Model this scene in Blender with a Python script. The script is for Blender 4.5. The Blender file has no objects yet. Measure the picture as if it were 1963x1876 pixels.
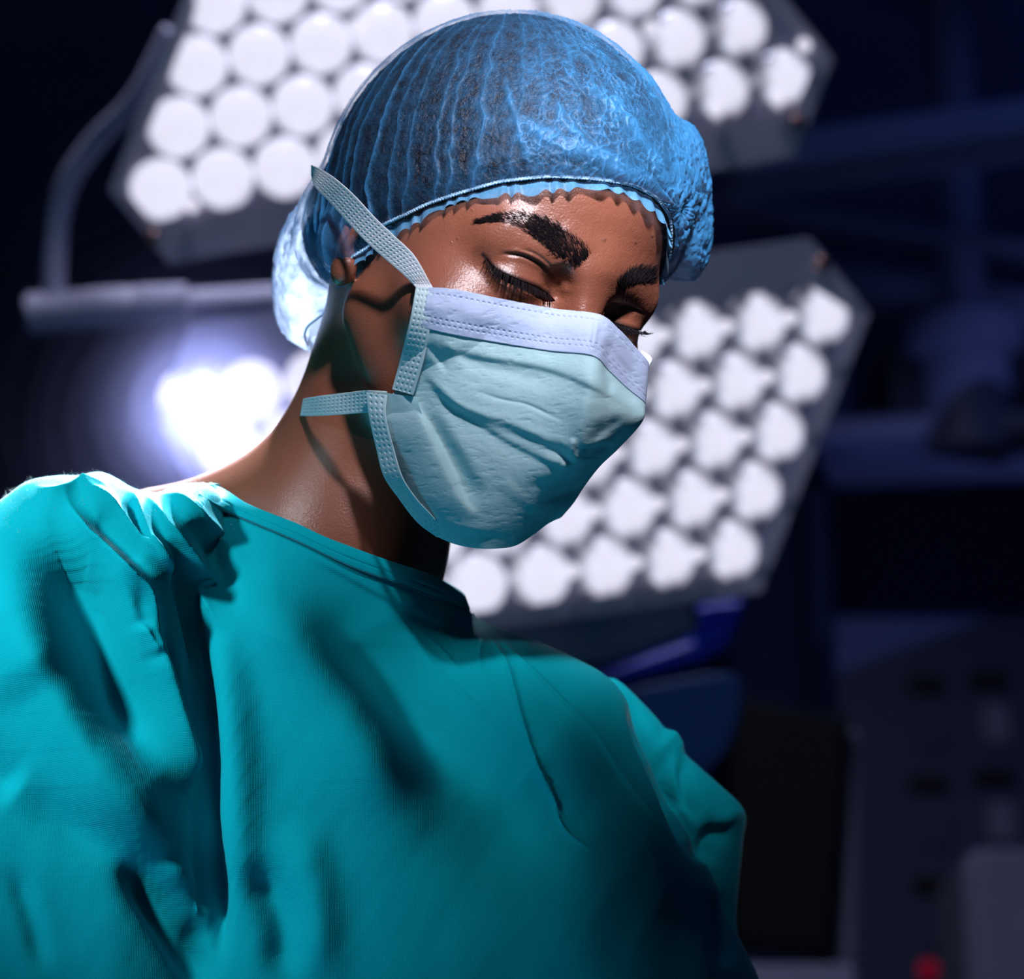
import bpy, math, random
import numpy as np
random.seed(7)
RNG = np.random.default_rng(11)
SC = bpy.context.scene
COL = SC.collection

# ------------------------------------------------------------------ camera
FPX = 5190.0                       # focal length in photo pixels (1963 x 1876)
CX, CY = 981.5, 938.0
PITCH = math.radians(18.0)
CAM = np.array([0.0, -1.27, 1.12])
RGT = np.array([1.0, 0.0, 0.0])
FWD = np.array([0.0, math.cos(PITCH), math.sin(PITCH)])
UPV = np.array([0.0, -math.sin(PITCH), math.cos(PITCH)])
cam_data = bpy.data.cameras.new('camera')
cam_data.sensor_fit = 'HORIZONTAL'
cam_data.sensor_width = 36.0
cam_data.lens = FPX * 36.0 / 1963.0
cam_data.clip_start = 0.05
cam_data.clip_end = 60
cam_data.dof.use_dof = True
cam_data.dof.focus_distance = 1.285
cam_data.dof.aperture_fstop = 5.4
cam_data.dof.aperture_blades = 9
cam = bpy.data.objects.new('camera', cam_data)
cam.location = CAM
cam.rotation_euler = (math.pi / 2 + PITCH, 0, 0)
COL.objects.link(cam)
SC.camera = cam

def c2w(q):
    """camera space (x right, y up, z towards the camera), metres -> world"""
    q = np.asarray(q, dtype=np.float64)
    return CAM + q[..., 0:1] * RGT + q[..., 1:2] * UPV - q[..., 2:3] * FWD

def pc(px, py, d):
    """photo pixel + distance along the view axis -> camera space"""
    px, py, d = np.broadcast_arrays(np.asarray(px, float), np.asarray(py, float), np.asarray(d, float))
    return np.stack([(px - CX) / FPX * d, -(py - CY) / FPX * d, -d], -1)

def pw(px, py, d):
    return c2w(pc(px, py, d))

def topx(q):
    d = -q[..., 2]
    return CX + q[..., 0] / d * FPX, CY - q[..., 1] / d * FPX

# ------------------------------------------------------------------ world, exposure, lights
SC.view_settings.view_transform = 'Standard'
SC.view_settings.look = 'None'
SC.view_settings.exposure = 0.0
SC.view_settings.gamma = 1.0
SC.view_settings.use_curve_mapping = False
SC.cycles.max_bounces = 5
SC.cycles.diffuse_bounces = 3
SC.cycles.volume_bounces = 0
SC.cycles.transparent_max_bounces = 10
SC.cycles.use_adaptive_sampling = True
SC.cycles.adaptive_threshold = 0.03
SC.cycles.sample_clamp_indirect = 4.0
SC.cycles.caustics_reflective = False
SC.cycles.caustics_refractive = False
SC.cycles.use_denoising = True
world = bpy.data.worlds.new('world')
SC.world = world
world.use_nodes = True
world.node_tree.nodes['Background'].inputs[0].default_value = (0.012, 0.03, 0.10, 1)
world.node_tree.nodes['Background'].inputs[1].default_value = 0.10

def area_light(name, loc, target, size, power, color, size_y=None, spread=None):
    l = bpy.data.lights.new(name, 'AREA')
    l.energy = power
    l.color = color
    l.size = size
    if size_y:
        l.shape = 'RECTANGLE'; l.size_y = size_y
    else:
        l.shape = 'DISK'
    if spread: l.spread = math.radians(spread)
    o = bpy.data.objects.new(name, l)
    o.location = loc
    from mathutils import Vector
    dv = Vector(target) - Vector(loc)
    o.rotation_euler = dv.to_track_quat('-Z', 'Y').to_euler()
    COL.objects.link(o)
    return o
def spot_light(name, loc, target, radius, power, color, angle, blend):
    l = bpy.data.lights.new(name, 'SPOT')
    l.energy = power; l.color = color; l.shadow_soft_size = radius
    l.spot_size = math.radians(angle); l.spot_blend = blend
    o = bpy.data.objects.new(name, l); o.location = loc
    from mathutils import Vector
    o.rotation_euler = (Vector(target) - Vector(loc)).to_track_quat('-Z', 'Y').to_euler()
    COL.objects.link(o)
    return o
SUBJ = pw(1050, 700, 1.3)
def rel(x, y, z):                  # offset from the subject along the camera's axes
    return tuple(SUBJ + x * RGT + y * UPV - z * FWD)
# key light from an unseen source, in front of and above the surgeon
spot_light('key_light', rel(0.20, 0.92, 0.86), rel(0.03, 0.125, 0.0), 0.08, 225.0, (0.95, 0.90, 1.0), 16.2, 1.0)
# added teal fill lamp, imitates bounce from unseen drapes below
area_light('teal_fill_light', rel(-0.6, -1.0, 0.55), rel(-0.02, 0.0, 0.0), 0.6, 0.62, (0.05, 0.60, 0.95), None, 80)
spot_light('side_lamp_light', rel(-0.64, 0.26, 0.38), tuple(pw(110, 1260, 1.3)), 0.045, 31.0, (0.85, 0.92, 1.0), 26, 1.0)
# rim lights; low and mid stand at the lit lamp heads behind
area_light('rim_low_light', tuple(pw(388, 786, 2.24)), rel(-0.15, -0.03, 0), 0.05, 110.0, (0.86, 0.84, 1.0))
spot_light('rim_high_light', tuple(c2w(np.array([-0.10, 0.67, -1.91]))), tuple(pw(240, 1060, 1.34)), 0.03, 150.0, (0.88, 0.88, 1.0), 18, 0.35)  # added unseen spot above the frame, brightens the shoulder ridges
spot_light('rim_mid_light', tuple(pw(640, 60, 2.2)), tuple(pw(230, 1060, 1.36)), 0.05, 450.0, (0.88, 0.88, 1.0), 19, 0.4)

# ------------------------------------------------------------------ object helpers
def tag(o, label=None, cat=None, group=None, kind=None):
    if label: o['label'] = label
    if cat: o['category'] = cat
    if group: o['group'] = group
    if kind: o['kind'] = kind
    return o

def empty(name, loc, label=None, cat=None, group=None, kind=None):
    o = bpy.data.objects.new(name, None)
    o.location = tuple(float(v) for v in loc)
    o.empty_display_size = 0.05
    COL.objects.link(o)
    return tag(o, label, cat, group, kind)

def mesh_obj(name, V, F, mat=None, parent=None, smooth=True, attrs=None):
    """V world coordinates (n,3); F list of faces or (m,3|4) int array"""
    V = np.asarray(V, dtype=np.float64)
    if parent is not None:
        V = V - np.array(root_loc(parent))
    me = bpy.data.meshes.new(name)
    if isinstance(F, np.ndarray):
        k = F.shape[1]
        me.vertices.add(len(V))
        me.vertices.foreach_set('co', V.astype(np.float32).ravel())
        me.loops.add(F.size)
        me.loops.foreach_set('vertex_index', F.astype(np.int32).ravel())
        me.polygons.add(len(F))
        me.polygons.foreach_set('loop_start', np.arange(0, F.size, k, dtype=np.int32))
        me.update(calc_edges=True)
        me.validate()
    else:
        me.from_pydata(V.tolist(), [], F)
        me.update()
    if smooth:
        me.polygons.foreach_set('use_smooth', np.ones(len(me.polygons), dtype=bool))
    if attrs:
        for k_, a in attrs.items():
            at = me.attributes.new(k_, 'FLOAT', 'POINT')
            at.data.foreach_set('value', np.asarray(a, dtype=np.float32))
    o = bpy.data.objects.new(name, me)
    if mat: me.materials.append(mat)
    COL.objects.link(o)
    if parent is not None:
        o.parent = parent
    return o

def root_loc(p):
    v = np.zeros(3)
    while p is not None:
        v = v + np.array(p.location)
        p = p.parent
    return v

# ------------------------------------------------------------------ materials
def mat(name, base=(0.5, 0.5, 0.5), rough=0.5, metal=0.0, emit=None, estr=0.0, spec=0.5, build=None):
    m = bpy.data.materials.new(name)
    m.use_nodes = True
    nt = m.node_tree
    b = nt.nodes['Principled BSDF']
    b.inputs['Base Color'].default_value = (*base, 1)
    b.inputs['Roughness'].default_value = rough
    b.inputs['Metallic'].default_value = metal
    b.inputs['Specular IOR Level'].default_value = spec
    if emit:
        b.inputs['Emission Color'].default_value = (*emit, 1)
        b.inputs['Emission Strength'].default_value = estr
    if build: build(nt, b)
    return m

def N(nt, t, **kw):
    n = nt.nodes.new(t)
    for k, v in kw.items():
        if k in n.inputs: n.inputs[k].default_value = v
        else: setattr(n, k, v)
    return n

def noise_bump(scale, strength, dist=0.001, detail=3.0, obj=True):
    def f(nt, b):
        tc = N(nt, 'ShaderNodeTexCoord')
        no = N(nt, 'ShaderNodeTexNoise', Scale=scale, Detail=detail)
        bp = N(nt, 'ShaderNodeBump', Strength=strength, Distance=dist)
        nt.links.new(tc.outputs['Object'], no.inputs['Vector'])
        nt.links.new(no.outputs['Fac'], bp.inputs['Height'])
        nt.links.new(bp.outputs['Normal'], b.inputs['Normal'])
    return f

# ------------------------------------------------------------------ implicit surfaces (numpy)
def dot(a, b): return (a * b).sum(-1)
def sd_ell(p, c, r, R=None):
    q = p - np.asarray(c, p.dtype)
    if R is not None: q = q @ np.asarray(R, p.dtype)
    r = np.asarray(r, p.dtype)
    k0 = np.sqrt(((q / r) ** 2).sum(-1)) + 1e-6
    k1 = np.sqrt(((q / (r * r)) ** 2).sum(-1)) + 1e-6
    return k0 * (k0 - 1) / k1
def sd_cap(p, a, b, ra, rb=None):
    rb = ra if rb is None else rb
    a = np.asarray(a, p.dtype); b = np.asarray(b, p.dtype)
    ba = b - a
    t = np.clip(((p - a) @ ba) / (ba @ ba), 0, 1)
    return np.sqrt(((p - a - t[..., None] * ba) ** 2).sum(-1)) - (ra + (rb - ra) * t)
def smin(a, b, k):
    h = np.clip(0.5 + 0.5 * (b - a) / k, 0, 1)
    return b * (1 - h) + a * h - k * h * (1 - h)
def smax(a, b, k): return -smin(-a, -b, k)

def surface_nets(fn, lo, hi, step, slab=24):
    """fn(points (n,3) float32) -> value; returns verts, quads (outside = positive)"""
    ns = [int(math.ceil((h - l) / s)) + 1 for l, h, s in zip(lo, hi, step)]
    ax = [l + np.arange(n) * s for l, n, s in zip(lo, ns, step)]
    Fv = np.empty(ns, np.float32)
    Y, Z = np.meshgrid(ax[1], ax[2], indexing='ij')
    for i0 in range(0, ns[0], slab):
        xs = ax[0][i0:i0 + slab]
        P = np.empty((len(xs), ns[1], ns[2], 3), np.float32)
        P[..., 0] = xs[:, None, None]; P[..., 1] = Y; P[..., 2] = Z
        Fv[i0:i0 + slab] = fn(P.reshape(-1, 3)).reshape(len(xs), ns[1], ns[2])
    S = Fv < 0
    cnt = np.zeros([n - 1 for n in ns], np.int8)
    for a in (0, 1):
        for b in (0, 1):
            for c in (0, 1):
                cnt += S[a:ns[0] - 1 + a, b:ns[1] - 1 + b, c:ns[2] - 1 + c]
    act = (cnt > 0) & (cnt < 8)
    I = np.argwhere(act)
    vid = np.full(act.shape, -1, np.int32)
    vid[act] = np.arange(len(I))
    corners = [(a, b, c) for a in (0, 1) for b in (0, 1) for c in (0, 1)]
    cv = np.stack([Fv[I[:, 0] + a, I[:, 1] + b, I[:, 2] + c] for a, b, c in corners], -1)
    acc = np.zeros((len(I), 3)); n = np.zeros(len(I))
    for i, ci in enumerate(corners):
        for j, cj in enumerate(corners):
            if j > i and sum(abs(u - v) for u, v in zip(ci, cj)) == 1:
                a, b = cv[:, i], cv[:, j]
                cr = (a < 0) != (b < 0)
                t = np.where(cr, a / np.where(cr, a - b, 1), 0)
                p = np.array(ci) + t[:, None] * (np.array(cj) - np.array(ci))
                acc += np.where(cr[:, None], p, 0); n += cr
    V = (I + acc / n[:, None]) * np.array(step) + np.array(lo)
    Q = []
    for d in range(3):
        e, f = [k for k in range(3) if k != d]
        sl0 = [slice(None)] * 3; sl1 = [slice(None)] * 3
        sl0[d] = slice(0, -1); sl1[d] = slice(1, None)
        A = S[tuple(sl0)]; B = S[tuple(sl1)]
        E = np.argwhere(A != B)
        ok = (E[:, e] > 0) & (E[:, f] > 0) & (E[:, e] < ns[e] - 1) & (E[:, f] < ns[f] - 1)
        E = E[ok]
        sgn = A[tuple(E.T)]
        ids = []
        for (oe, of) in ((0, 0), (1, 0), (1, 1), (0, 1)):
            G = E.copy(); G[:, e] -= oe; G[:, f] -= of
            ids.append(vid[tuple(G.T)])
        q = np.stack(ids, -1)
        flip = sgn if d != 1 else ~sgn
        q = np.where(flip[:, None], q, q[:, ::-1])
        Q.append(q)
    Q = np.concatenate(Q)
    Q = Q[(Q >= 0).all(1)]
    return V, Q

def quad_subdiv(V, Q):
    e = np.concatenate([Q[:, [0, 1]], Q[:, [1, 2]], Q[:, [2, 3]], Q[:, [3, 0]]])
    es = np.sort(e, 1)
    key = es[:, 0].astype(np.int64) * (len(V) + 1) + es[:, 1]
    u, idx, inv = np.unique(key, return_index=True, return_inverse=True)
    mid = (V[es[idx, 0]] + V[es[idx, 1]]) / 2
    fc = V[Q].mean(1)
    n0 = len(V); n1 = n0 + len(mid); m = len(Q)
    E = inv.reshape(4, m).T + n0
    C = np.arange(m) + n1
    W = np.concatenate([V, mid, fc])
    NQ = np.concatenate([np.stack([Q[:, i], E[:, i], C, E[:, (i - 1) % 4]], -1) for i in range(4)])
    return W, NQ

def project(fn, V, it=2, h=0.4):
    V = V.copy()
    for _ in range(it):
        f0 = fn(V.astype(np.float32)).astype(np.float64)
        g = np.stack([(fn((V + e).astype(np.float32)) - fn((V - e).astype(np.float32))) / (2 * h)
                      for e in np.eye(3) * h], -1)
        g2 = (g * g).sum(-1) + 1e-6
        V -= np.clip(f0 / g2, -2, 2)[:, None] * g
    return V

def vert_normals(V, Q):
    n = np.cross(V[Q[:, 2]] - V[Q[:, 0]], V[Q[:, 3 if Q.shape[1] == 4 else 1]] - V[Q[:, 1 if Q.shape[1] == 4 else 0]])
    out = np.zeros_like(V)
    for i in range(Q.shape[1]):
        for k in range(3):
            out[:, k] += np.bincount(Q[:, i], n[:, k], len(V))
    return out / (np.linalg.norm(out, axis=1, keepdims=True) + 1e-12)

def spline(pts, n=24):
    """Catmull-Rom through points (k,dim)"""
    P = np.asarray(pts, float)
    P = np.vstack([2 * P[0] - P[1], P, 2 * P[-1] - P[-2]])
    out = []
    for i in range(1, len(P) - 2):
        t = np.linspace(0, 1, n, endpoint=False)[:, None]
        a, b, c, d = P[i - 1:i + 3]
        out.append(0.5 * ((2 * b) + (-a + c) * t + (2 * a - 5 * b + 4 * c - d) * t ** 2 + (-a + 3 * b - 3 * c + d) * t ** 3))
    out.append(P[-2:-1])
    return np.vstack(out)

def dist_poly(X, Y, poly, closed=False):
    """distance to a polyline, parameter 0..1 along it, side sign"""
    P = np.asarray(poly, float)
    if closed: P = np.vstack([P, P[:1]])
    L = np.r_[0, np.cumsum(np.hypot(*np.diff(P, axis=0).T))]
    best = np.full(X.shape, 1e18); par = np.zeros(X.shape); sd = np.zeros(X.shape)
    for i in range(len(P) - 1):
        a, b = P[i], P[i + 1]
        ab = b - a; l2 = ab @ ab + 1e-12
        t = np.clip(((X - a[0]) * ab[0] + (Y - a[1]) * ab[1]) / l2, 0, 1)
        dx = X - a[0] - t * ab[0]; dy = Y - a[1] - t * ab[1]
        d = dx * dx + dy * dy
        m = d < best
        best = np.where(m, d, best)
        par = np.where(m, (L[i] + t * (L[i + 1] - L[i])) / L[-1], par)
        sd = np.where(m, np.sign(ab[0] * dy - ab[1] * dx), sd)
    return np.sqrt(best), par, sd

def inside_poly(X, Y, poly):
    P = np.asarray(poly, float)
    ins = np.zeros(X.shape, bool)
    j = len(P) - 1
    for i in range(len(P)):
        xi, yi = P[i]; xj, yj = P[j]
        c = ((yi > Y) != (yj > Y)) & (X < (xj - xi) * (Y - yi) / ((yj - yi) if yj != yi else 1e-9) + xi)
        ins ^= c
        j = i
    return ins

def stroke(X, Y, pts, w, taper=True, kind='gauss', w2=None):
    """brush weight of a stroke through pixel points, half width w (px)"""
    S = spline(pts, 6) if len(pts) > 2 else np.asarray(pts, float)
    lo = S.min(0) - 4 * w; hi = S.max(0) + 4 * w
    out = np.zeros(X.shape)
    m = (X > lo[0]) & (X < hi[0]) & (Y > lo[1]) & (Y < hi[1])
    if not m.any(): return out
    d, t, s = dist_poly(X[m], Y[m], S)
    ww = w if w2 is None else w + (w2 - w) * t
    if kind == 'gauss': g = np.exp(-0.5 * (d / ww) ** 2)
    elif kind == 'ridge': g = np.exp(-d / ww)
    elif kind == 'edge': g = 0.5 * (1 + np.tanh(s * d / ww)) * np.exp(-(d / (6 * ww)) ** 2)
    if taper:
        e_ = np.clip(np.minimum(t, 1 - t) * 3.2 + 0.0, 0, 1); g = g * e_ * e_ * (3 - 2 * e_)
    out[m] = g
    return out
def hit(px, py, fn, d0=1.15, d1=1.5, inflate=0.0, it=90):
    """march photo rays onto an implicit surface in head mm; returns depth (nan when missed)"""
    px = np.atleast_1d(np.asarray(px, float)); py = np.atleast_1d(np.asarray(py, float))
    d = np.full(px.shape, d0); alive = np.ones(px.shape, bool)
    for _ in range(it):
        if not alive.any(): break
        f = fn(px2h(px[alive], py[alive], d[alive]).astype(np.float32)) - inflate
        dd = d[alive] + np.maximum(f, 0) * 0.0008
        d[alive] = dd
        idx = np.where(alive)[0]
        alive[idx[(f < 0.05)]] = False
        alive[idx[dd > d1]] = False
    d = np.where(d >= d1, np.nan, d)
    return d
# ------------------------------------------------------------------ numpy gradient noise
_perm = RNG.permutation(512).astype(np.int32)
_grad = RNG.normal(size=(512, 3)); _grad /= np.linalg.norm(_grad, axis=1, keepdims=True)
def perlin(p):
    p = np.asarray(p, float)
    i = np.floor(p).astype(np.int64); f = p - i
    u = f * f * f * (f * (f * 6 - 15) + 10)
    out = 0
    for a in (0, 1):
        for b in (0, 1):
            for c in (0, 1):
                h = _perm[(_perm[(_perm[(i[..., 0] + a) & 511] + i[..., 1] + b) & 511] + i[..., 2] + c) & 511]
                g = _grad[h]
                w = (u[..., 0] if a else 1 - u[..., 0]) * (u[..., 1] if b else 1 - u[..., 1]) * (u[..., 2] if c else 1 - u[..., 2])
                out = out + w * (g[..., 0] * (f[..., 0] - a) + g[..., 1] * (f[..., 1] - b) + g[..., 2] * (f[..., 2] - c))
    return out
def fbm(p, o=3, ridged=False):
    s = 0; a = 1.0
    for k in range(o):
        n = perlin(np.asarray(p) * (2.03 ** k) + 17.3 * k)
        if ridged: n = 0.35 - np.abs(n)
        s = s + a * n; a *= 0.5
    return s

def local_subdiv(V, Q, mask_face, times=1):
    """subdivide only some quads; returns V, quads and the ids of vertices that may move"""
    keep = Q[~mask_face]; sub = Q[mask_face]
    border_lock = np.zeros(len(V), bool)
    border_lock[np.unique(keep)] = True
    for _ in range(times):
        n0 = len(V)
        e = np.concatenate([sub[:, [0, 1]], sub[:, [1, 2]], sub[:, [2, 3]], sub[:, [3, 0]]])
        es = np.sort(e, 1)
        key = es[:, 0].astype(np.int64) * (n0 + 1) + es[:, 1]
        u, idx, inv, cnt = np.unique(key, return_index=True, return_inverse=True, return_counts=True)
        mid = (V[es[idx, 0]] + V[es[idx, 1]]) / 2
        lockm = (cnt == 1)
        fc = V[sub].mean(1); m = len(sub)
        E = inv.reshape(4, m).T + n0
        C = np.arange(m) + n0 + len(mid)
        V = np.concatenate([V, mid, fc])
        border_lock = np.concatenate([border_lock, lockm, np.zeros(m, bool)])
        sub = np.concatenate([np.stack([sub[:, i], E[:, i], C, E[:, (i - 1) % 4]], -1) for i in range(4)])
    return V, np.concatenate([keep, sub]), border_lock

def grid_faces(nu, nv, closed_u=False):
    i = np.arange(nu if closed_u else nu - 1); j = np.arange(nv - 1)
    I, J = np.meshgrid(i, j, indexing='ij')
    I2 = (I + 1) % nu
    return np.stack([I * nv + J, I2 * nv + J, I2 * nv + J + 1, I * nv + J + 1], -1).reshape(-1, 4)

def cr_eval(C, u, v):
    """bicubic Catmull-Rom patch: C (nr,nc,k); u across columns, v down rows, both in index units"""
    def w(t):
        return np.stack([-0.5 * t + t * t - 0.5 * t ** 3, 1 - 2.5 * t * t + 1.5 * t ** 3,
                         0.5 * t + 2 * t * t - 1.5 * t ** 3, -0.5 * t * t + 0.5 * t ** 3], -1)
    nr, nc = C.shape[:2]
    Cp = np.concatenate([2 * C[:1] - C[1:2], C, 2 * C[-1:] - C[-2:-1]], 0)
    Cp = np.concatenate([2 * Cp[:, :1] - Cp[:, 1:2], Cp, 2 * Cp[:, -1:] - Cp[:, -2:-1]], 1)
    iu = np.clip(np.floor(u).astype(int), 0, nc - 2); iv = np.clip(np.floor(v).astype(int), 0, nr - 2)
    wu = w(u - iu); wv = w(v - iv)
    out = 0
    for a in range(4):
        for b in range(4):
            out = out + (wv[..., a] * wu[..., b])[..., None] * Cp[iv + a, iu + b]
    return out
# ------------------------------------------------------------------ head frame
Uh = np.array([0.39, 0.918, 0.05]); Uh /= np.linalg.norm(Uh)
Lh = np.array([0.745, -0.28, -0.605]); Lh -= Uh * (Lh @ Uh); Lh /= np.linalg.norm(Lh)
Fh = np.cross(Lh, Uh)
HR = np.stack([Lh, Uh, Fh], 1)                 # head mm -> camera axes
_d0 = 1.35
_o = pc(1125, 580, _d0 - 0.073)[:] - HR @ np.array([0, 0, 0.092])
HO = _o                                        # head origin, camera space metres
def h2c(p): return HO + (np.asarray(p, float) * 0.001) @ HR.T
def c2h(q): return ((np.asarray(q, float) - HO) * 1000) @ HR
def px2h(px, py, d): return c2h(pc(px, py, d))
# neck axis etc. given in photo pixels, turned into head mm
NK0 = px2h(803, 590, 1.375); NK1 = px2h(660, 1060, 1.372); NK2 = px2h(600, 1300, 1.44)
TR0 = px2h(560, 1010, 1.40); TR1 = px2h(300, 1030, 1.40)
TR2 = px2h(900, 1290, 1.42); TR3 = px2h(1040, 1440, 1.45)

def rotx(a):
    c, s = math.cos(a), math.sin(a); return np.array([[1, 0, 0], [0, c, -s], [0, s, c]])
def rotz(a):
    c, s = math.cos(a), math.sin(a); return np.array([[c, -s, 0], [s, c, 0], [0, 0, 1]])
def roty(a):
    c, s = math.cos(a), math.sin(a); return np.array([[c, 0, s], [0, 1, 0], [-s, 0, c]])

def skull(p):
    d = sd_ell(p, (0, 26, -2), (75, 84, 95))
    d = smin(d, sd_ell(p, (0, -28, 36), (63, 74, 54)), 22)
    ax = np.abs(p[:, 0:1]); q = np.concatenate([ax, p[:, 1:]], 1)
    d = smin(d, sd_ell(p, (0, -90, 60), (25, 22, 27)), 22)
    d = smin(d, sd_cap(q, (52, -45, 8), (22, -92, 58), 15, 15), 20)
    d = smin(d, sd_ell(q, (44, -30, 60), (24, 19, 21)), 20)
    return d
def face(p, fine=True):
    d = skull(p)
    q = np.concatenate([np.abs(p[:, 0:1]), p[:, 1:]], 1)
    # sockets first, then brow ridge over them
    d = smax(d, -sd_ell(q, (30, -3, 97), (21, 14.5, 19)), 9)
    d = smin(d, sd_cap(q, (0, 15, 84.5), (44, 12, 69), 10, 9), 14)
    # nose
    d = smin(d, sd_cap(p, (0, 24, 82), (0, -34, 105), 6.5, 10), 10)
    d = smin(d, sd_ell(p, (0, -38, 106), (13, 11, 11)), 7)
    d = smin(d, sd_ell(q, (12, -42, 96), (9, 8, 10)), 5)
    # mouth mass under the mask
    d = smin(d, sd_ell(p, (0, -62, 84), (28, 15, 16)), 10)
    # lids over the eyeballs
    d = smin(d, sd_ell(q, (31.5, -4.5, 72.5), (16.5, 14, 14)), 3.0)
    # ears
    R = roty(math.radians(28))
    e = sd_ell(q, (73, -8, -8), (4.6, 24, 14), R)
    e = smax(e, -sd_ell(q, (80, -3, -6), (6.5, 15, 8), R), 3)
    e = smin(e, sd_ell(q, (73, -30, -1), (5.5, 9, 7)), 4)
    d = smin(d, e, 4)
    return d
def body_fn(p):
    d = face(p)
    n = sd_cap(p, NK0, NK1, 45, 47)
    n = smin(n, sd_cap(p, NK1, NK2, 47, 48), 20)
    n = smin(n, sd_cap(p, TR0, TR1, 30, 26), 60)
    n = smin(n, sd_cap(p, NK2, TR3, 48, 26), 50)
    d = smin(d, n, 22)
    # near brow and lid mass keep the skin smooth up to the temple
    return d

lo = (-205, -330, -190); hi = (225, 135, 135)
V, Q = surface_nets(body_fn, lo, hi, (1.8, 1.8, 1.8))
V, Q = quad_subdiv(V, Q)
V = project(body_fn, V, 2)
def relax(V, Q, it, lam=0.6, fixed=None):
    e = np.concatenate([Q[:, [0, 1]], Q[:, [1, 2]], Q[:, [2, 3]], Q[:, [3, 0]]])
    i = np.r_[e[:, 0], e[:, 1]]; j = np.r_[e[:, 1], e[:, 0]]
    deg = np.bincount(i, minlength=len(V)).astype(float)
    V = V.copy()
    for _ in range(it):
        A = np.stack([np.bincount(i, V[j, k], len(V)) for k in range(3)], -1) / np.maximum(deg, 1)[:, None]
        D = (A - V) * lam
        if fixed is not None: D[fixed] = 0
        V += D
    return V
V = relax(V, Q, 7)
HV, HQ = V, Q
def skin_build(nt, b):
    tc = N(nt, 'ShaderNodeTexCoord')
    n1 = N(nt, 'ShaderNodeTexNoise', Scale=1100.0, Detail=2.0)
    n2 = N(nt, 'ShaderNodeTexNoise', Scale=25.0, Detail=4.0)
    at = N(nt, 'ShaderNodeAttribute', attribute_name='skin_dark')
    cr = N(nt, 'ShaderNodeMixRGB'); cr.inputs[1].default_value = (0.27, 0.094, 0.052, 1); cr.inputs[2].default_value = (0.19, 0.064, 0.038, 1)
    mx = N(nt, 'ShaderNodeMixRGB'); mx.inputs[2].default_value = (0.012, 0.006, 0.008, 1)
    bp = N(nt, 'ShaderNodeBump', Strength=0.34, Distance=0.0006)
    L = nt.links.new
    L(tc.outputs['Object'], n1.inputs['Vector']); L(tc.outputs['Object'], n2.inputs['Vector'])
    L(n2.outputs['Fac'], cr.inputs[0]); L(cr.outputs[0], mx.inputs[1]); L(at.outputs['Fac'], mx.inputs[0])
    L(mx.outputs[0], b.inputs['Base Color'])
    L(n1.outputs['Fac'], bp.inputs['Height']); L(bp.outputs['Normal'], b.inputs['Normal'])
    b.inputs['Subsurface Weight'].default_value = 0.10
    b.inputs['Subsurface Radius'].default_value = (0.008, 0.003, 0.0015)
    b.inputs['Subsurface Scale'].default_value = 0.3
M_SKIN = mat('skin', rough=0.38, spec=0.6, build=skin_build)
person = empty('person', (float(SUBJ[0]), float(SUBJ[1]) , 0.0),
               'surgeon in teal gown, blue hair cap and tie-on mask looking down', 'person')

# ---- fine sculpting of brows, lids and creases on the denser face
CV = h2c(HV)
PX, PY = topx(CV)
HNv = vert_normals(HV, HQ) @ HR.T
fz = HNv[:, 2]
inreg = (PX > 850) & (PX < 1310) & (PY > 370) & (PY < 730) & (CV[:, 2] > -1.335) & (fz > -0.25)
mf = inreg[HQ].all(1)
n_old = len(HV)
V2, Q2, lock = local_subdiv(HV, HQ, mf, 2)
free = np.where(~lock)[0]; free = free[free >= n_old]
V2 = relax(V2, Q2, 14, 0.7, fixed=lock | (np.arange(len(V2)) < 0))
CV = h2c(V2)
PX, PY = topx(CV)
NV = vert_normals(V2, Q2) @ HR.T
front = NV[:, 2] > -0.15
act = np.where((~lock) & (PX > 850) & (PX < 1310) & (PY > 370) & (PY < 730) & (CV[:, 2] > -1.345) & front)[0]
X, Y = PX[act], PY[act]
disp = np.zeros(len(act)); pg = np.zeros(len(act))
S_ = lambda pts, w, **k: stroke(X, Y, pts, w, **k)
# near eye: upper lid margin, crease, lower lid
UL = [(932, 494), (945, 509), (962, 521), (985, 532), (1005, 540), (1030, 550), (1050, 562), (1063, 575)]
LL = [(932, 496), (943, 522), (958, 543), (982, 562), (1010, 573), (1040, 578), (1063, 577)]
CRS = [(950, 488), (968, 487), (1003, 491), (1035, 507), (1055, 528), (1062, 550)]
CR2 = [(990, 476), (1020, 484), (1048, 503), (1064, 528)]
eye = UL + LL[::-1]
e_in = inside_poly(X, Y, spline(UL, 5).tolist() + spline(LL[::-1], 5).tolist()).astype(float)
dU = dist_poly(X, Y, spline(UL, 5))[0]
slit = e_in * np.clip(1 - (dU - 13) / 5, 0, 1)
disp -= 3.6 * e_in * np.clip(dU / 3, 0, 1) * np.clip(1 - (dU - 12) / 8, 0, 1)
disp += 0.9 * S_(UL, 7) + 0.55 * S_([(960, 505), (990, 515), (1020, 527), (1045, 545)], 9)
disp -= 1.3 * S_(CRS, 3.2) + 0.6 * S_(CR2, 2.6)
disp += 0.5 * S_([(960, 480), (1003, 483), (1040, 500), (1063, 528)], 4)
disp += 0.6 * S_([(960, 556), (985, 573), (1015, 585), (1045, 588)], 6)
disp -= 0.7 * S_([(950, 575), (985, 597), (1030, 603)], 8)
disp -= 0.9 * S_([(1066, 540), (1068, 562), (1066, 580)], 6)
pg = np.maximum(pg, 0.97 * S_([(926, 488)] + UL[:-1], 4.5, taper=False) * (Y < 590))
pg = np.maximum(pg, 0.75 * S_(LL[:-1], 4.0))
pg = np.maximum(pg, 0.45 * S_([(938, 500), (950, 530), (975, 556), (1010, 570)], 10))
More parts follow.
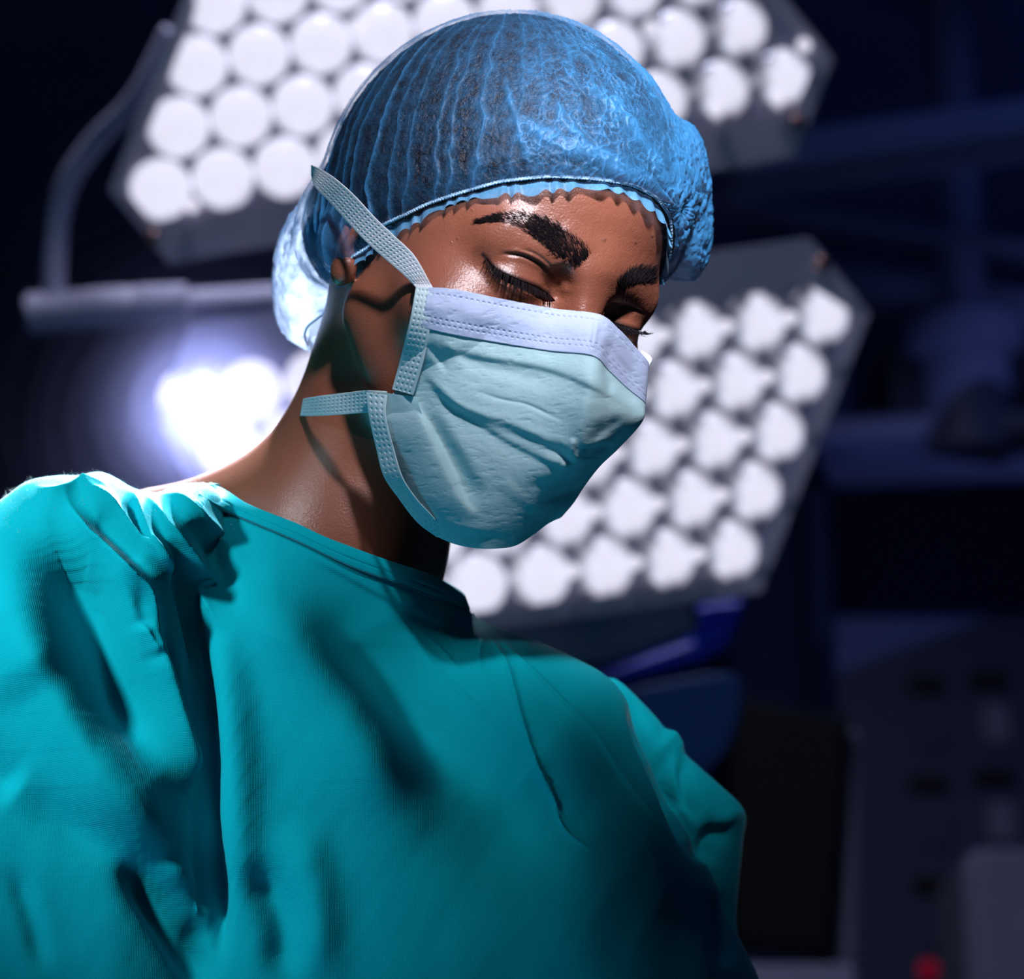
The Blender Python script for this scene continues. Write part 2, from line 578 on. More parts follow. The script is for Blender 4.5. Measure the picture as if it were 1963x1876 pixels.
pg = np.maximum(pg, 0.22 * S_([(960, 498), (1000, 508), (1040, 530)], 16))
pg = np.maximum(pg, 0.55 * S_(CRS, 2.2)); pg = np.maximum(pg, 0.35 * S_(CR2, 1.8))  # lid creases darkened, shade put into the skin colour
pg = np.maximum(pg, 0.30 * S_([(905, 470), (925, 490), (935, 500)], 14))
# inner corner and bridge
disp -= 1.6 * S_([(1072, 500), (1080, 530), (1080, 560)], 14)
disp += 0.7 * S_([(1062, 440), (1098, 468), (1118, 500)], 20)
disp += 0.8 * S_([(940, 425), (985, 418), (1040, 430)], 18)
disp += 1.3 * S_([(1132, 480), (1126, 540), (1118, 590), (1108, 640)], 17)
disp -= 1.0 * S_([(1072, 505), (1076, 545), (1082, 590)], 14)
disp -= 1.0 * S_([(1175, 520), (1162, 575), (1158, 640)], 20)
# far eye
FU = [(1156, 607), (1172, 616), (1192, 624), (1212, 630), (1230, 634)]
FL = [(1158, 610), (1172, 625), (1192, 636), (1212, 640), (1230, 637)]
FC = [(1162, 597), (1178, 590), (1200, 588), (1222, 594), (1243, 606)]
f_in = inside_poly(X, Y, FU + FL[::-1]).astype(float)
disp += 0.8 * S_(FU, 6) + 0.6 * S_([(1178, 602), (1205, 603), (1228, 612)], 8)
disp -= 1.2 * S_(FC, 3) 
disp -= 1.5 * f_in
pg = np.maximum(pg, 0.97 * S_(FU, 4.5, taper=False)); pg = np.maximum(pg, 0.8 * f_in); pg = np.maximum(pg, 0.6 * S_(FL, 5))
pg = np.maximum(pg, 0.5 * S_(FC, 2.2))  # far lid crease shaded in the colour too
# skin under the brow hair is darker
NB = [(918, 425), (945, 418), (975, 418), (1010, 420), (1042, 435), (1068, 455), (1092, 475), (1122, 492)]
FB = [(1190, 552), (1210, 540), (1235, 530), (1262, 530), (1285, 543)]
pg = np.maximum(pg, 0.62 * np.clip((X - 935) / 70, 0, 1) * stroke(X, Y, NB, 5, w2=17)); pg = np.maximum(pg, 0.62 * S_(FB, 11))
# small spots on the skin
for (sx, sy, sr) in ((877, 457, 1.6), (865, 464, 1.3), (1158, 459, 3), (1218, 464, 2.5), (1250, 452, 2), (905, 402, 1.5)):
    g = np.exp(-((X - sx) ** 2 + (Y - sy) ** 2) / (2 * sr * sr)); disp += 0.25 * g; pg = np.maximum(pg, 0.35 * g)
mmv = V2[act]
disp += 0.05 * perlin(mmv / 1.1) + 0.10 * perlin(mmv / 4.0)
NA = vert_normals(V2, Q2)[act]
V2 = V2.copy(); V2[act] += NA * disp[:, None]
skin_dark = np.zeros(len(V2)); skin_dark[act] = pg
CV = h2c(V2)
body = mesh_obj('body', c2w(CV), Q2, M_SKIN, person, attrs={'skin_dark': skin_dark})

# ---- eyeballs seen in the slits
def uv_sphere(c, r, axis, n=48, m=32):
    axis = axis / np.linalg.norm(axis)
    a = np.cross(axis, [0.3, 0.9, 0.1]); a /= np.linalg.norm(a); b = np.cross(axis, a)
    th = np.linspace(0, np.pi, m); ph_ = np.linspace(0, 2 * np.pi, n, endpoint=False)
    P_, T_ = np.meshgrid(ph_, th, indexing='ij')
    D_ = np.cos(T_)[..., None] * axis + np.sin(T_)[..., None] * (np.cos(P_)[..., None] * a + np.sin(P_)[..., None] * b)
    return (c + r * D_).reshape(-1, 3), grid_faces(n, m, True), np.broadcast_to(T_, P_.shape).reshape(-1)
def eye_build(nt, b):
    at = N(nt, 'ShaderNodeAttribute', attribute_name='polar')
    r = N(nt, 'ShaderNodeValToRGB')
    e = r.color_ramp.elements
    e[0].position = 0.0; e[0].color = (0.002, 0.002, 0.002, 1)
    e[1].position = 0.17; e[1].color = (0.003, 0.002, 0.002, 1)
    for p_, c_ in ((0.19, (0.05, 0.018, 0.008, 1)), (0.42, (0.03, 0.012, 0.008, 1)), (0.46, (0.004, 0.003, 0.003, 1)), (0.50, (0.05, 0.04, 0.05, 1))):
        k = e.new(p_); k.color = c_
    nt.links.new(at.outputs['Fac'], r.inputs[0]); nt.links.new(r.outputs[0], b.inputs['Base Color'])
    b.inputs['Coat Weight'].default_value = 0.35
    b.inputs['Coat Roughness'].default_value = 0.03
M_EYE = mat('eye', rough=0.3, build=eye_build)
for sx in (-1, 1):
    c = np.array([31.5 * sx, -5.5, 72.5])
    ax_ = np.array([0.03 * sx, -0.52, 0.85])
    v_, f_, po = uv_sphere(c, 12.4, ax_)
    mesh_obj('eyeball', c2w(h2c(v_)), f_, M_EYE, body, attrs={'polar': po})

# ---- hairs: brows and lashes
def strands(roots, tips, bend, r0, nseg=5, nside=4):
    """roots, tips (k,3) camera metres; bend (k,3) mid offset"""
    Vs, Fs = [], []
    k = len(roots); base = 0
    t = np.linspace(0, 1, nseg + 1)
    C = (roots[:, None] * (1 - t)[None, :, None] + tips[:, None] * t[None, :, None] + bend[:, None] * (4 * t * (1 - t))[None, :, None])
    T = np.gradient(C, axis=1); T /= np.linalg.norm(T, axis=2, keepdims=True) + 1e-12
    A = np.cross(T, np.array([0.2, 0.1, 1.0])); A /= np.linalg.norm(A, axis=2, keepdims=True) + 1e-9
    B = np.cross(T, A)
    rr = r0[:, None] * (1 - 0.85 * t)[None]
    an = np.linspace(0, 2 * np.pi, nside, endpoint=False)
    Vv = C[:, :, None] + rr[:, :, None, None] * (np.cos(an)[:, None] * A[:, :, None] + np.sin(an)[:, None] * B[:, :, None])
    Vv = Vv.reshape(-1, 3)
    K, I, J = np.meshgrid(np.arange(k), np.arange(nseg), np.arange(nside), indexing='ij')
    J2 = (J + 1) % nside; o = K * (nseg + 1) * nside
    F_ = np.stack([o + I * nside + J, o + I * nside + J2, o + (I + 1) * nside + J2, o + (I + 1) * nside + J], -1).reshape(-1, 4)
    return Vv, F_
M_BROW = mat('brow hair', (0.006, 0.004, 0.006), 0.75, spec=0.15)
def skin_pt(px, py, off=0.0003):
    d = hit(px, py, face)
    return pc(px, py, d - off), ~np.isnan(d)
def brow(path, wid, n, lean, name):
    S = spline(path, 8)
    Ls = np.r_[0, np.cumsum(np.hypot(*np.diff(S, axis=0).T))]; Ls /= Ls[-1]
    u = RNG.random(n) ** 0.75; v = RNG.uniform(-0.5, 0.5, n) + RNG.normal(0, 0.07, n)
    cx = np.interp(u, Ls, S[:, 0]); cy = np.interp(u, Ls, S[:, 1])
    tx = np.gradient(S[:, 0]); ty = np.gradient(S[:, 1]); tl = np.hypot(tx, ty)
    tx = np.interp(u, Ls, tx / tl); ty = np.interp(u, Ls, ty / tl)
    w_ = np.interp(u, np.linspace(0, 1, len(wid)), wid)
    x = cx - ty * v * w_; y = cy + tx * v * w_
    ln = RNG.uniform(9, 18, n) * np.interp(u, [0, .3, 1], [0.7, 1, 1])
    # hairs sweep from the inner end (u=1) out and up
    a_ = np.interp(u, [0, 0.5, 1], lean) + RNG.normal(0, 0.16, n)
    dx, dy = -np.cos(a_), -np.sin(a_)
    bx, by = dx, dy
    x2, y2 = x + bx * ln, y + by * ln
    p0, o0 = skin_pt(x, y, 0.0001); p1, o1 = skin_pt(x2, y2, 0.0007)
    ok = o0 & o1
    p0, p1 = p0[ok], p1[ok]
    bd = RNG.normal(0, 0.00025, p0.shape) + np.array([0, 0, 0.0004])
    v_, f_ = strands(p0, p1, bd, RNG.uniform(0.00010, 0.00017, len(p0)))
    mesh_obj(name, c2w(v_), f_, M_BROW, body)
brow([(912, 426), (940, 421), (970, 419), (1003, 424), (1037, 438), (1062, 456), (1085, 474), (1108, 490), (1122, 502)],
     [5, 10, 18, 30, 40, 46, 44, 34], 2600, [0.15, 0.75, 1.25], 'eyebrow')
brow([(1290, 548), (1276, 536), (1250, 529), (1225, 530), (1205, 538), (1188, 552)], [12, 22, 28, 28, 22, 12], 1200, [2.6, 2.2, 1.5], 'eyebrow')
def lashes(path, n, ang, ln, off, name):
    S = spline(path, 8)
    Ls = np.r_[0, np.cumsum(np.hypot(*np.diff(S, axis=0).T))]; Ls /= Ls[-1]
    u = np.sort(RNG.random(n)); x = np.interp(u, Ls, S[:, 0]); y = np.interp(u, Ls, S[:, 1])
    a_ = np.interp(u, np.linspace(0, 1, len(ang)), ang) + RNG.normal(0, 0.12, n)
    l_ = np.interp(u, np.linspace(0, 1, len(ln)), ln) * RNG.uniform(0.7, 1.1, n)
    d = hit(x, y, face); d = np.where(np.isnan(d), np.nanmax(d), d)
    p0 = pc(x, y, d - 0.0006); p1 = pc(x + np.cos(a_) * l_, y + np.sin(a_) * l_, d - 0.0006 - off)
    bd = np.zeros_like(p0); bd[:, 1] = -0.0010; bd[:, 2] = 0.0006
    v_, f_ = strands(p0, p1, bd, np.full(n, 0.00013), 6)
    mesh_obj(name, c2w(v_), f_, M_BROW, body)
lashes([(930, 494), (945, 510), (985, 533), (1030, 552), (1056, 568)], 170, [2.3, 1.9, 1.6, 1.2], [16, 26, 26, 12], 0.004, 'eyelashes')
lashes([(1158, 609), (1192, 625), (1230, 635), (1236, 633)], 130, [1.3, 0.9, 0.45, 0.1], [12, 24, 26, 18], 0.002, 'eyelashes')
# ------------------------------------------------------------------ hair and bouffant cap
CC = HO + HR @ np.array([0, 0.020, -0.005])
def nrm(v): v = np.asarray(v, float); return v / np.linalg.norm(v)
POLE = nrm([0.10, 0.98, -0.12])
E1 = nrm(np.array([0, 0, 1.0]) - POLE * POLE[2]); E2 = np.cross(POLE, E1)      # E1 to camera, E2 to the right
def dir_of(phi, el):
    return (np.cos(el)[..., None] * (np.cos(phi)[..., None] * E1 + np.sin(phi)[..., None] * E2) + np.sin(el)[..., None] * POLE)
def polar_of(q):
    v = q - CC
    v = v / np.linalg.norm(v, axis=-1, keepdims=True)
    return np.arctan2(v @ E2, v @ E1), np.arcsin(np.clip(v @ POLE, -1, 1))
def ell_c(p, px, py, d, r):        # ellipsoid with axes along the camera's, r in mm
    return sd_ell(p, px2h(px, py, d).astype(np.float32), r, HR.T)
def hair_fn(p):
    d = sd_ell(p, (0, 31, -6), (81.5, 94.5, 100.5))
    d = smin(d, skull(p) - 3.0, 10)
    d = smin(d, ell_c(p, 655, 440, 1.385, (20, 28, 28)), 14)
    return d
def cap_fn(p):
    d = hair_fn(p) - 1.6
    d = smin(d, ell_c(p, 662, 470, 1.318, (11, 20, 16)), 12)              # over the top of the ear
    d = smin(d, ell_c(p, 604, 535, 1.405, (20.5, 38, 30)), 12)
    d = smin(d, ell_c(p, 1308, 440, 1.360, (12.5, 26, 24)), 5)
    d = smin(d, ell_c(p, 1290, 335, 1.345, (14, 24, 24)), 12)
    return d
def star_radius(fn, D, rmax=0.19):
    """largest radius along the directions D where the implicit surface is met"""
    a = np.full(D.shape[:-1], 0.03); 
    # march inward from outside
    r = np.full(D.shape[:-1], rmax)
    for _ in range(60):
        f = fn(c2h(CC + r[..., None] * D).astype(np.float32).reshape(-1, 3)).reshape(r.shape)
        r = r - np.clip(f, -6, 30) * 0.00085
        if np.abs(f).max() < 0.02: break
    return np.maximum(r, 0.02)
SK = lambda p: skull(p) - 6.0
def on_skin(px, py, off=0.0):
    d = hit(px, py, skull, inflate=off)
    return d
_rim_vis = np.array([(651, 503), (683, 478), (729, 434), (775, 412), (821, 390), (890, 367), (958, 348), (1050, 338), (1142, 343), (1211, 354), (1257, 378)], float)
_dv = on_skin(_rim_vis[:, 0], _rim_vis[:, 1], 4.0)
_dv[0] = 1.303; _dv[1] = 1.296
rimq = [pc(x, y, d) for (x, y), d in zip(_rim_vis, _dv)]
rimq += [pc(1286, 415, 1.302), pc(1289, 470, 1.314), pc(1290, 520, 1.325), pc(1297, 556, 1.345), pc(1240, 600, 1.41), pc(1100, 640, 1.45),
         pc(900, 660, 1.47), pc(760, 680, 1.47), pc(655, 700, 1.455), pc(618, 692, 1.425), pc(622, 640, 1.395), pc(640, 575, 1.37)]
rimq = np.array(rimq)
_ph, _el = polar_of(rimq)
_ord = np.argsort(_ph)
_php, _elp = _ph[_ord], _el[_ord]
def per_interp(phi, xp, fp):
    X = np.r_[xp - 2 * np.pi, xp, xp + 2 * np.pi]; Y = np.r_[fp, fp, fp]
    return np.interp(phi, X, Y)
_fine = np.linspace(-np.pi, np.pi, 1441)[:-1]
_rf = per_interp(_fine, _php, _elp)
_k = np.exp(-0.5 * (np.arange(-8, 9) / 3.0) ** 2); _k /= _k.sum()
_rf = np.convolve(np.r_[_rf[-8:], _rf, _rf[:8]], _k, 'valid')
def rim_el(phi): return per_interp(phi, _fine, _rf)

def uneven_phi(n_front, n_back):
    a = np.linspace(-2.3, 2.3, n_front, endpoint=False); b = np.linspace(2.3, 2 * np.pi - 2.3, n_back, endpoint=False)
    return np.r_[a, b]
PHI = uneven_phi(1150, 120)
KN = pc(1298, 402, 1.305)                       # where the cap is gathered over the far temple
def cap_sheet():
    nt_ = 360
    t = np.linspace(0, 1, nt_)
    P, T = np.meshgrid(PHI, t, indexing='ij')
    re = rim_el(P)
    EL = re + (math.pi / 2 - re) * T
    D = dir_of(P, EL)
    # radius on a coarse grid, then interpolated
    pc_ = np.linspace(-np.pi, np.pi, 241); tc_ = np.linspace(0, 1, 121)
    PC, TC = np.meshgrid(pc_, tc_, indexing='ij')
    rc = rim_el(PC); EC = rc + (math.pi / 2 - rc) * TC
    Rc = star_radius(cap_fn, dir_of(PC, EC))
    fi = ((P + np.pi) % (2 * np.pi)) / (2 * np.pi) * 240; ti = T * 120
    i0 = np.clip(fi.astype(int), 0, 239); j0 = np.clip(ti.astype(int), 0, 119)
    a, b = fi - i0, ti - j0
    R = (Rc[i0, j0] * (1 - a) * (1 - b) + Rc[i0 + 1, j0] * a * (1 - b) + Rc[i0, j0 + 1] * (1 - a) * b + Rc[i0 + 1, j0 + 1] * a * b)
    # gathered in at the elastic
    R = R - 0.0035 * np.exp(-T / 0.02)
    base = CC + R[..., None] * D
    mm = (base - CC) * 1000
    X, Y = topx(base)
    # pleats on the near side, crumples towards the front and far side
    wob = 0.055 * fbm(mm / 28.0, 2) + 0.02 * fbm(mm / 9.0, 2)
    jit = P + wob
    n = 44
    cell = jit * n / (2 * np.pi)
    k = np.floor(cell); fr = cell - k
    hsh = lambda i, s: np.modf(np.abs(np.sin(i * 12.9898 + s) * 43758.5453))[0]
    cpos = 0.25 + 0.5 * hsh(k, 1.0)
    dd = np.abs(fr - cpos)
    ridge = np.exp(-dd / 0.10) * (0.45 + 0.55 * hsh(k, 5.0))
    dd2 = np.abs(np.modf(np.abs(cell * 2.0 + 0.3))[0] - 0.5)
    ridge2 = np.exp(-dd2 / 0.16) * 0.35
    reg = 1 / (1 + np.exp((X - 1010 + 0.25 * (Y - 200)) / 45.0))      # regular pleats, image-left part of the cap
    reg = np.where(D @ E1 < -0.2, 0.7, reg)
    pw_ = (np.exp(-T / 0.55) + 0.25) * (1 - np.exp(-((1 - T) / 0.12) ** 2))
    cr1 = np.clip(fbm(mm / 13.0, 4, True) / 0.35, -1, 1)
    cr2 = np.clip(fbm(mm * np.array([1, .6, 1]) / 5.5 + 9, 3, True) / 0.35, -1, 1)
    crump = np.clip(cr1, 0, 1) ** 3 * 0.8 + np.clip(cr2, 0, 1) ** 3 * 0.5
    # gather rays around the knot
    kq = base - KN
    kd = np.linalg.norm(kq, axis=-1) * 1000
    ka = np.arctan2(kq[..., 1], kq[..., 0])
    ray = np.abs(np.sin(ka * 8 + 0.7 * fbm(mm / 15.0, 2) * 6)) ** 0.5
    kw = np.exp(-(kd / 30.0) ** 2) * np.clip(kd / 6, 0, 1)
    kw2 = np.exp(-kd / 34.0)
    # wandering threads of gathered cloth, image-right part
    thr = np.zeros_like(P)
    for sd_, nn, wp, wd in ((0.0, 58, 0.16, 0.10), (4.0, 95, 0.20, 0.13), (9.0, 34, 0.26, 0.08)):
        ph_ = (P * nn / (2 * np.pi)) + nn / 6.28 * (wp * fbm(mm / 24.0 + sd_, 3) + 0.05 * fbm(mm / 6.0 + sd_, 2))
        thr = np.maximum(thr, np.exp(-np.abs(np.modf(np.abs(ph_))[0] - 0.5) / wd) * np.clip(0.55 + 1.6 * fbm(mm / 16.0 + sd_ * 2, 2), 0, 1))
    th2 = np.exp(-np.abs(fbm(mm / 11.0 + 31, 3)) / 0.035) * np.clip(0.5 + 1.5 * fbm(mm / 20.0, 2), 0, 1)
    thr = np.maximum(thr, th2)
    # large crumple bands running from the forehead up to the far side
    band = np.zeros_like(P)
    for pts, w in (([(905, 250), (985, 232), (1050, 262), (1110, 285), (1180, 310), (1240, 355), (1290, 395)], 11),
                   ([(1020, 260), (1100, 275), (1150, 300), (1200, 345), (1270, 385)], 9),
                   ([(1100, 150), (1160, 190), (1210, 240), (1250, 300), (1290, 370)], 7),
                   ([(1190, 90), (1250, 160), (1290, 240), (1305, 330), (1300, 390)], 9),
                   ([(1240, 120), (1300, 200), (1335, 290), (1325, 360), (1300, 400)], 10),
                   ([(960, 130), (985, 220), (1010, 300), (1020, 335)], 5),
                   ([(1060, 180), (1085, 240), (1140, 280)], 6),
                   ([(1350, 300), (1350, 350), (1310, 400)], 8)):
        band = np.maximum(band, stroke(X, Y, pts, w) * (D @ np.array([0, 0, 1.0]) > -0.1))
    fine = 0.28 * fbm(mm / 3.0, 2)
    h = reg * pw_ * (2.4 * ridge + ridge2 * 0.8) + (1 - 0.75 * reg) * (0.25 * crump + 1.0 * thr + 0.12 * fine) + 0.15 * reg * crump * 0.6 + band * 0.9 + kw * (ray * 2.0 - 0.8)
    topfade0 = 1 - np.exp(-((1 - T) / 0.05) ** 2)
    fold = np.clip(reg * pw_ * (ridge * 0.75 + 0.15 * ridge2) + (1 - 0.85 * reg) * (thr * 0.5 + crump * 0.12) + band * (0.38 + 0.45 * thr) + kw2 * (0.55 + 0.6 * ray * kw), 0, 1)
    bag = np.clip((X - 1285) / 30, 0, 1) * (0.12 + 0.5 * np.maximum(thr, crump))
    h = h + np.clip((X - 1285) / 30, 0, 1) * (1.3 * crump + 0.5 * cr1) * topfade0
    lbag = np.clip((655 - X) / 25, 0, 1) * np.clip((Y - 350) / 60, 0, 1) * 0.55
    h = h + np.clip((640 - X) / 25, 0, 1) * np.clip((Y - 350) / 60, 0, 1) * 1.2 * crump
    bag = bag + lbag
    fold = np.clip(fold + bag + 0.30 * np.exp(-T / 0.012), 0, 1)
    q = base + (h * topfade0)[..., None] * 0.001 * D
    return q, fold, R, np.clip(1 - reg, 0.12, 1) * np.clip(0.55 + 1.5 * fbm(mm / 22.0 + 3, 2), 0, 1)
capq, capfold, capR, capcr = cap_sheet()

def fibre_cap(m, col, alpha0, alpha1):
    nt = m.node_tree
    for n_ in list(nt.nodes): nt.nodes.remove(n_)
    L = nt.links.new
    out = N(nt, 'ShaderNodeOutputMaterial')
    at = N(nt, 'ShaderNodeAttribute', attribute_name='fold')
    tc = N(nt, 'ShaderNodeTexCoord')
    nf = N(nt, 'ShaderNodeTexNoise', Scale=1400.0, Detail=2.0)
    n2 = N(nt, 'ShaderNodeTexNoise', Scale=160.0, Detail=5.0)
    L(tc.outputs['Object'], nf.inputs['Vector']); L(tc.outputs['Object'], n2.inputs['Vector'])
    # how much of the weave covers the view: grows with layers and with grazing view
    lw = N(nt, 'ShaderNodeLayerWeight', Blend=0.35)
    mr = N(nt, 'ShaderNodeMapRange'); mr.inputs['To Min'].default_value = alpha0; mr.inputs['To Max'].default_value = alpha1
    L(at.outputs['Fac'], mr.inputs['Value'])
    a1 = N(nt, 'ShaderNodeMath', operation='MULTIPLY_ADD'); a1.inputs[1].default_value = 0.14
    L(lw.outputs['Facing'], a1.inputs[0]); L(mr.outputs[0], a1.inputs[2])
    a2 = N(nt, 'ShaderNodeMath', operation='MULTIPLY_ADD'); a2.inputs[1].default_value = 0.55
    s0 = N(nt, 'ShaderNodeMath', operation='SUBTRACT'); s0.inputs[1].default_value = 0.5
    L(nf.outputs['Fac'], s0.inputs[0]); L(s0.outputs[0], a2.inputs[0]); L(a1.outputs[0], a2.inputs[2]); 
    a3 = N(nt, 'ShaderNodeMath', operation='MULTIPLY_ADD', use_clamp=True); a3.inputs[1].default_value = 0.5
    s1 = N(nt, 'ShaderNodeMath', operation='SUBTRACT'); s1.inputs[1].default_value = 0.5
    # thin doubled creases of the crumpled cloth
    atc = N(nt, 'ShaderNodeAttribute', attribute_name='crumple')
    acc = None
    for sc_, wd_, am_ in ((90.0, 0.022, 0.40), (210.0, 0.03, 0.30), (420.0, 0.05, 0.20)):
        n3 = N(nt, 'ShaderNodeTexNoise', Scale=sc_, Detail=1.5, Distortion=0.6)
        L(tc.outputs['Object'], n3.inputs['Vector'])
        u1 = N(nt, 'ShaderNodeMath', operation='SUBTRACT'); u1.inputs[1].default_value = 0.5
        u2 = N(nt, 'ShaderNodeMath', operation='ABSOLUTE')
        u3 = N(nt, 'ShaderNodeMapRange'); u3.inputs['From Max'].default_value = wd_; u3.inputs['To Min'].default_value = am_; u3.inputs['To Max'].default_value = 0.0
        L(n3.outputs['Fac'], u1.inputs[0]); L(u1.outputs[0], u2.inputs[0]); L(u2.outputs[0], u3.inputs['Value'])
        if acc is None: acc = u3
        else:
            ad_ = N(nt, 'ShaderNodeMath', operation='ADD'); L(acc.outputs[0], ad_.inputs[0]); L(u3.outputs[0], ad_.inputs[1]); acc = ad_
    cm = N(nt, 'ShaderNodeMath', operation='MULTIPLY_ADD')
    L(acc.outputs[0], cm.inputs[0]); L(atc.outputs['Fac'], cm.inputs[1]); L(a2.outputs[0], cm.inputs[2])
    L(n2.outputs['Fac'], s1.inputs[0]); L(s1.outputs[0], a3.inputs[0]); L(cm.outputs[0], a3.inputs[2])
    df = N(nt, 'ShaderNodeBsdfDiffuse'); df.inputs['Color'].default_value = (*col, 1)
    tl = N(nt, 'ShaderNodeBsdfTranslucent'); tl.inputs['Color'].default_value = (0.60, 0.78, 1.0, 1)
    gl = N(nt, 'ShaderNodeBsdfGlossy', Roughness=0.45); gl.inputs['Color'].default_value = (0.6, 0.75, 0.9, 1)
    bp = N(nt, 'ShaderNodeBump', Strength=0.25, Distance=0.0004)
    L(n2.outputs['Fac'], bp.inputs['Height'])
    for s in (df, gl): L(bp.outputs['Normal'], s.inputs['Normal'])
    m1 = N(nt, 'ShaderNodeMixShader'); m1.inputs[0].default_value = 0.5
    L(df.outputs[0], m1.inputs[1]); L(tl.outputs[0], m1.inputs[2])
    m2 = N(nt, 'ShaderNodeMixShader'); m2.inputs[0].default_value = 0.025
    L(m1.outputs[0], m2.inputs[1]); L(gl.outputs[0], m2.inputs[2])
    tr = N(nt, 'ShaderNodeBsdfTransparent')
    m3 = N(nt, 'ShaderNodeMixShader')
    L(a3.outputs[0], m3.inputs[0]); L(tr.outputs[0], m3.inputs[1]); L(m2.outputs[0], m3.inputs[2])
    L(m3.outputs[0], out.inputs['Surface'])
    return m
M_CAP = fibre_cap(mat('cap cloth'), (0.05, 0.29, 0.62), 0.02, 0.97)
nph, ntt = capq.shape[:2]
bcap = mesh_obj('bouffant_cap', c2w(capq.reshape(-1, 3)), grid_faces(nph, ntt, True), M_CAP, person, attrs={'fold': capfold.ravel(), 'crumple': capcr.ravel()})

# elastic thread and ruffle
def rim_curve(dr=0.0, de=0.0, phi=PHI):
    el = rim_el(phi) + de
    D = dir_of(phi, el)
    R = capR[:, 0] if phi is PHI else np.interp(phi, PHI, capR[:, 0])
    return CC + (R + dr)[..., None] * D, D
def tube(Pts, r, n=8, closed=False):
    Pts = np.asarray(Pts, float)
    T = np.roll(Pts, -1, 0) - np.roll(Pts, 1, 0) if closed else np.gradient(Pts, axis=0)
    T /= np.linalg.norm(T, axis=1, keepdims=True) + 1e-12
    ref = np.array([0.13, 0.31, 0.94])
    A = np.cross(T, ref); A /= np.linalg.norm(A, axis=1, keepdims=True) + 1e-9
    B = np.cross(T, A)
    r = np.broadcast_to(r, (len(Pts),))
    an = np.linspace(0, 2 * np.pi, n, endpoint=False)
    V = Pts[:, None] + r[:, None, None] * (np.cos(an)[None, :, None] * A[:, None] + np.sin(an)[None, :, None] * B[:, None])
    m = len(Pts)
    I, J = np.meshgrid(np.arange(m if closed else m - 1), np.arange(n), indexing='ij')
    I2 = (I + 1) % m; J2 = (J + 1) % n
    F = np.stack([I * n + J, I * n + J2, I2 * n + J2, I2 * n + J], -1).reshape(-1, 4)
    return V.reshape(-1, 3), F
ruf_w = 0.0062 * (1 + 0.25 * np.sin(PHI * 9))
nr_ = 14
ph = PHI
s = np.linspace(0, 1, nr_)
PP, SS = np.meshgrid(ph, s, indexing='ij')
mmr = np.stack([PP * 12, SS * 0, PP * 0], -1)
wv = PP * 62 + 5.0 * perlin(np.stack([PP * 6, PP * 0 + 3.3, PP * 0], -1)) * 2
ampl = SS ** 0.8 * (1.0 + 0.6 * perlin(np.stack([PP * 14, PP * 0, PP * 0 + 7.7], -1)))
Rr = np.broadcast_to(capR[:, :1], PP.shape)
elr = rim_el(PP) - SS * (ruf_w / capR[:, 0])[:, None] * (1 + 0.16 * np.sin(wv * 1.0 + 1.2) * SS)
phr = PP + 0.006 * ampl * np.sin(wv * 1.0 + 0.7 + SS * 2.0)
Dr = dir_of(phr, elr)
rq = CC + (Rr - 0.0028 + 0.0013 * ampl * np.sin(wv) + 0.0030 * SS)[..., None] * Dr
rf = np.clip(0.32 + 0.35 * np.sin(wv + 0.9) * SS + 0.25 * np.exp(-SS * 8), 0, 1)
M_RUF = fibre_cap(mat('cap ruffle cloth'), (0.14, 0.50, 0.85), 0.6, 1.0)
mesh_obj('ruffle', c2w(rq.reshape(-1, 3)), grid_faces(len(ph), nr_, True), M_RUF, bcap, attrs={'fold': rf.ravel()})
th, _ = rim_curve(-0.0002)
th = th + (0.0004 * np.sin(PHI * 420))[:, None] * POLE
Vt, Ft = tube(th, 0.0007, 6, True)
M_THR = mat('elastic thread', (0.45, 0.72, 0.95), 0.7)
mesh_obj('elastic', c2w(Vt), Ft, M_THR, bcap)

# hair under the cap: close dark curls, hairline just below the ruffle
nT = 150
PHh = np.linspace(-np.pi, np.pi, 700, endpoint=False)
P, T = np.meshgrid(PHh, np.linspace(0, 1, nT), indexing='ij')
side = np.exp(-((P + 0.95) / 0.28) ** 2)          # sideburn in front of the ear
fro = np.exp(-((P - 0.75) / 0.5) ** 2)
re = rim_el(P) - 0.055 - 0.03 * side - 0.05 * np.exp(-((np.abs(P) - np.pi) / 0.9) ** 2) + 0.012 * perlin(np.stack([P * 40, P * 0, P * 0], -1)) + 0.02 * fro
EL = re + (math.pi / 2 - re) * T
D = dir_of(P, EL)
pcg = np.linspace(-np.pi, np.pi, 181); tg = np.linspace(0, 1, 61)
PC, TC = np.meshgrid(pcg, tg, indexing='ij')
rc = np.interp(PC, PHh, re[:, 0]); EC = rc + (math.pi / 2 - rc) * TC
Rh = star_radius(hair_fn, dir_of(PC, EC)); Rs = star_radius(skull, dir_of(PC, EC))
def bil(G, fi, ti):
    i0 = np.clip(fi.astype(int), 0, G.shape[0] - 2); j0 = np.clip(ti.astype(int), 0, G.shape[1] - 2)
    a, b = fi - i0, ti - j0
    return G[i0, j0] * (1 - a) * (1 - b) + G[i0 + 1, j0] * a * (1 - b) + G[i0, j0 + 1] * (1 - a) * b + G[i0 + 1, j0 + 1] * a * b
fi = (P + np.pi) / (2 * np.pi) * 180; ti = T * 60
RH = bil(Rh, fi, ti); RS = bil(Rs, fi, ti)
w = np.clip(T / 0.10, 0, 1) ** 0.7
R = (RS - 0.0004) * (1 - w) + np.maximum(RH, RS) * w
hq = CC + R[..., None] * D
mm = hq * 1000
hq = hq + (0.9 * fbm(mm / 3.2, 3) * w * 0.001)[..., None] * D
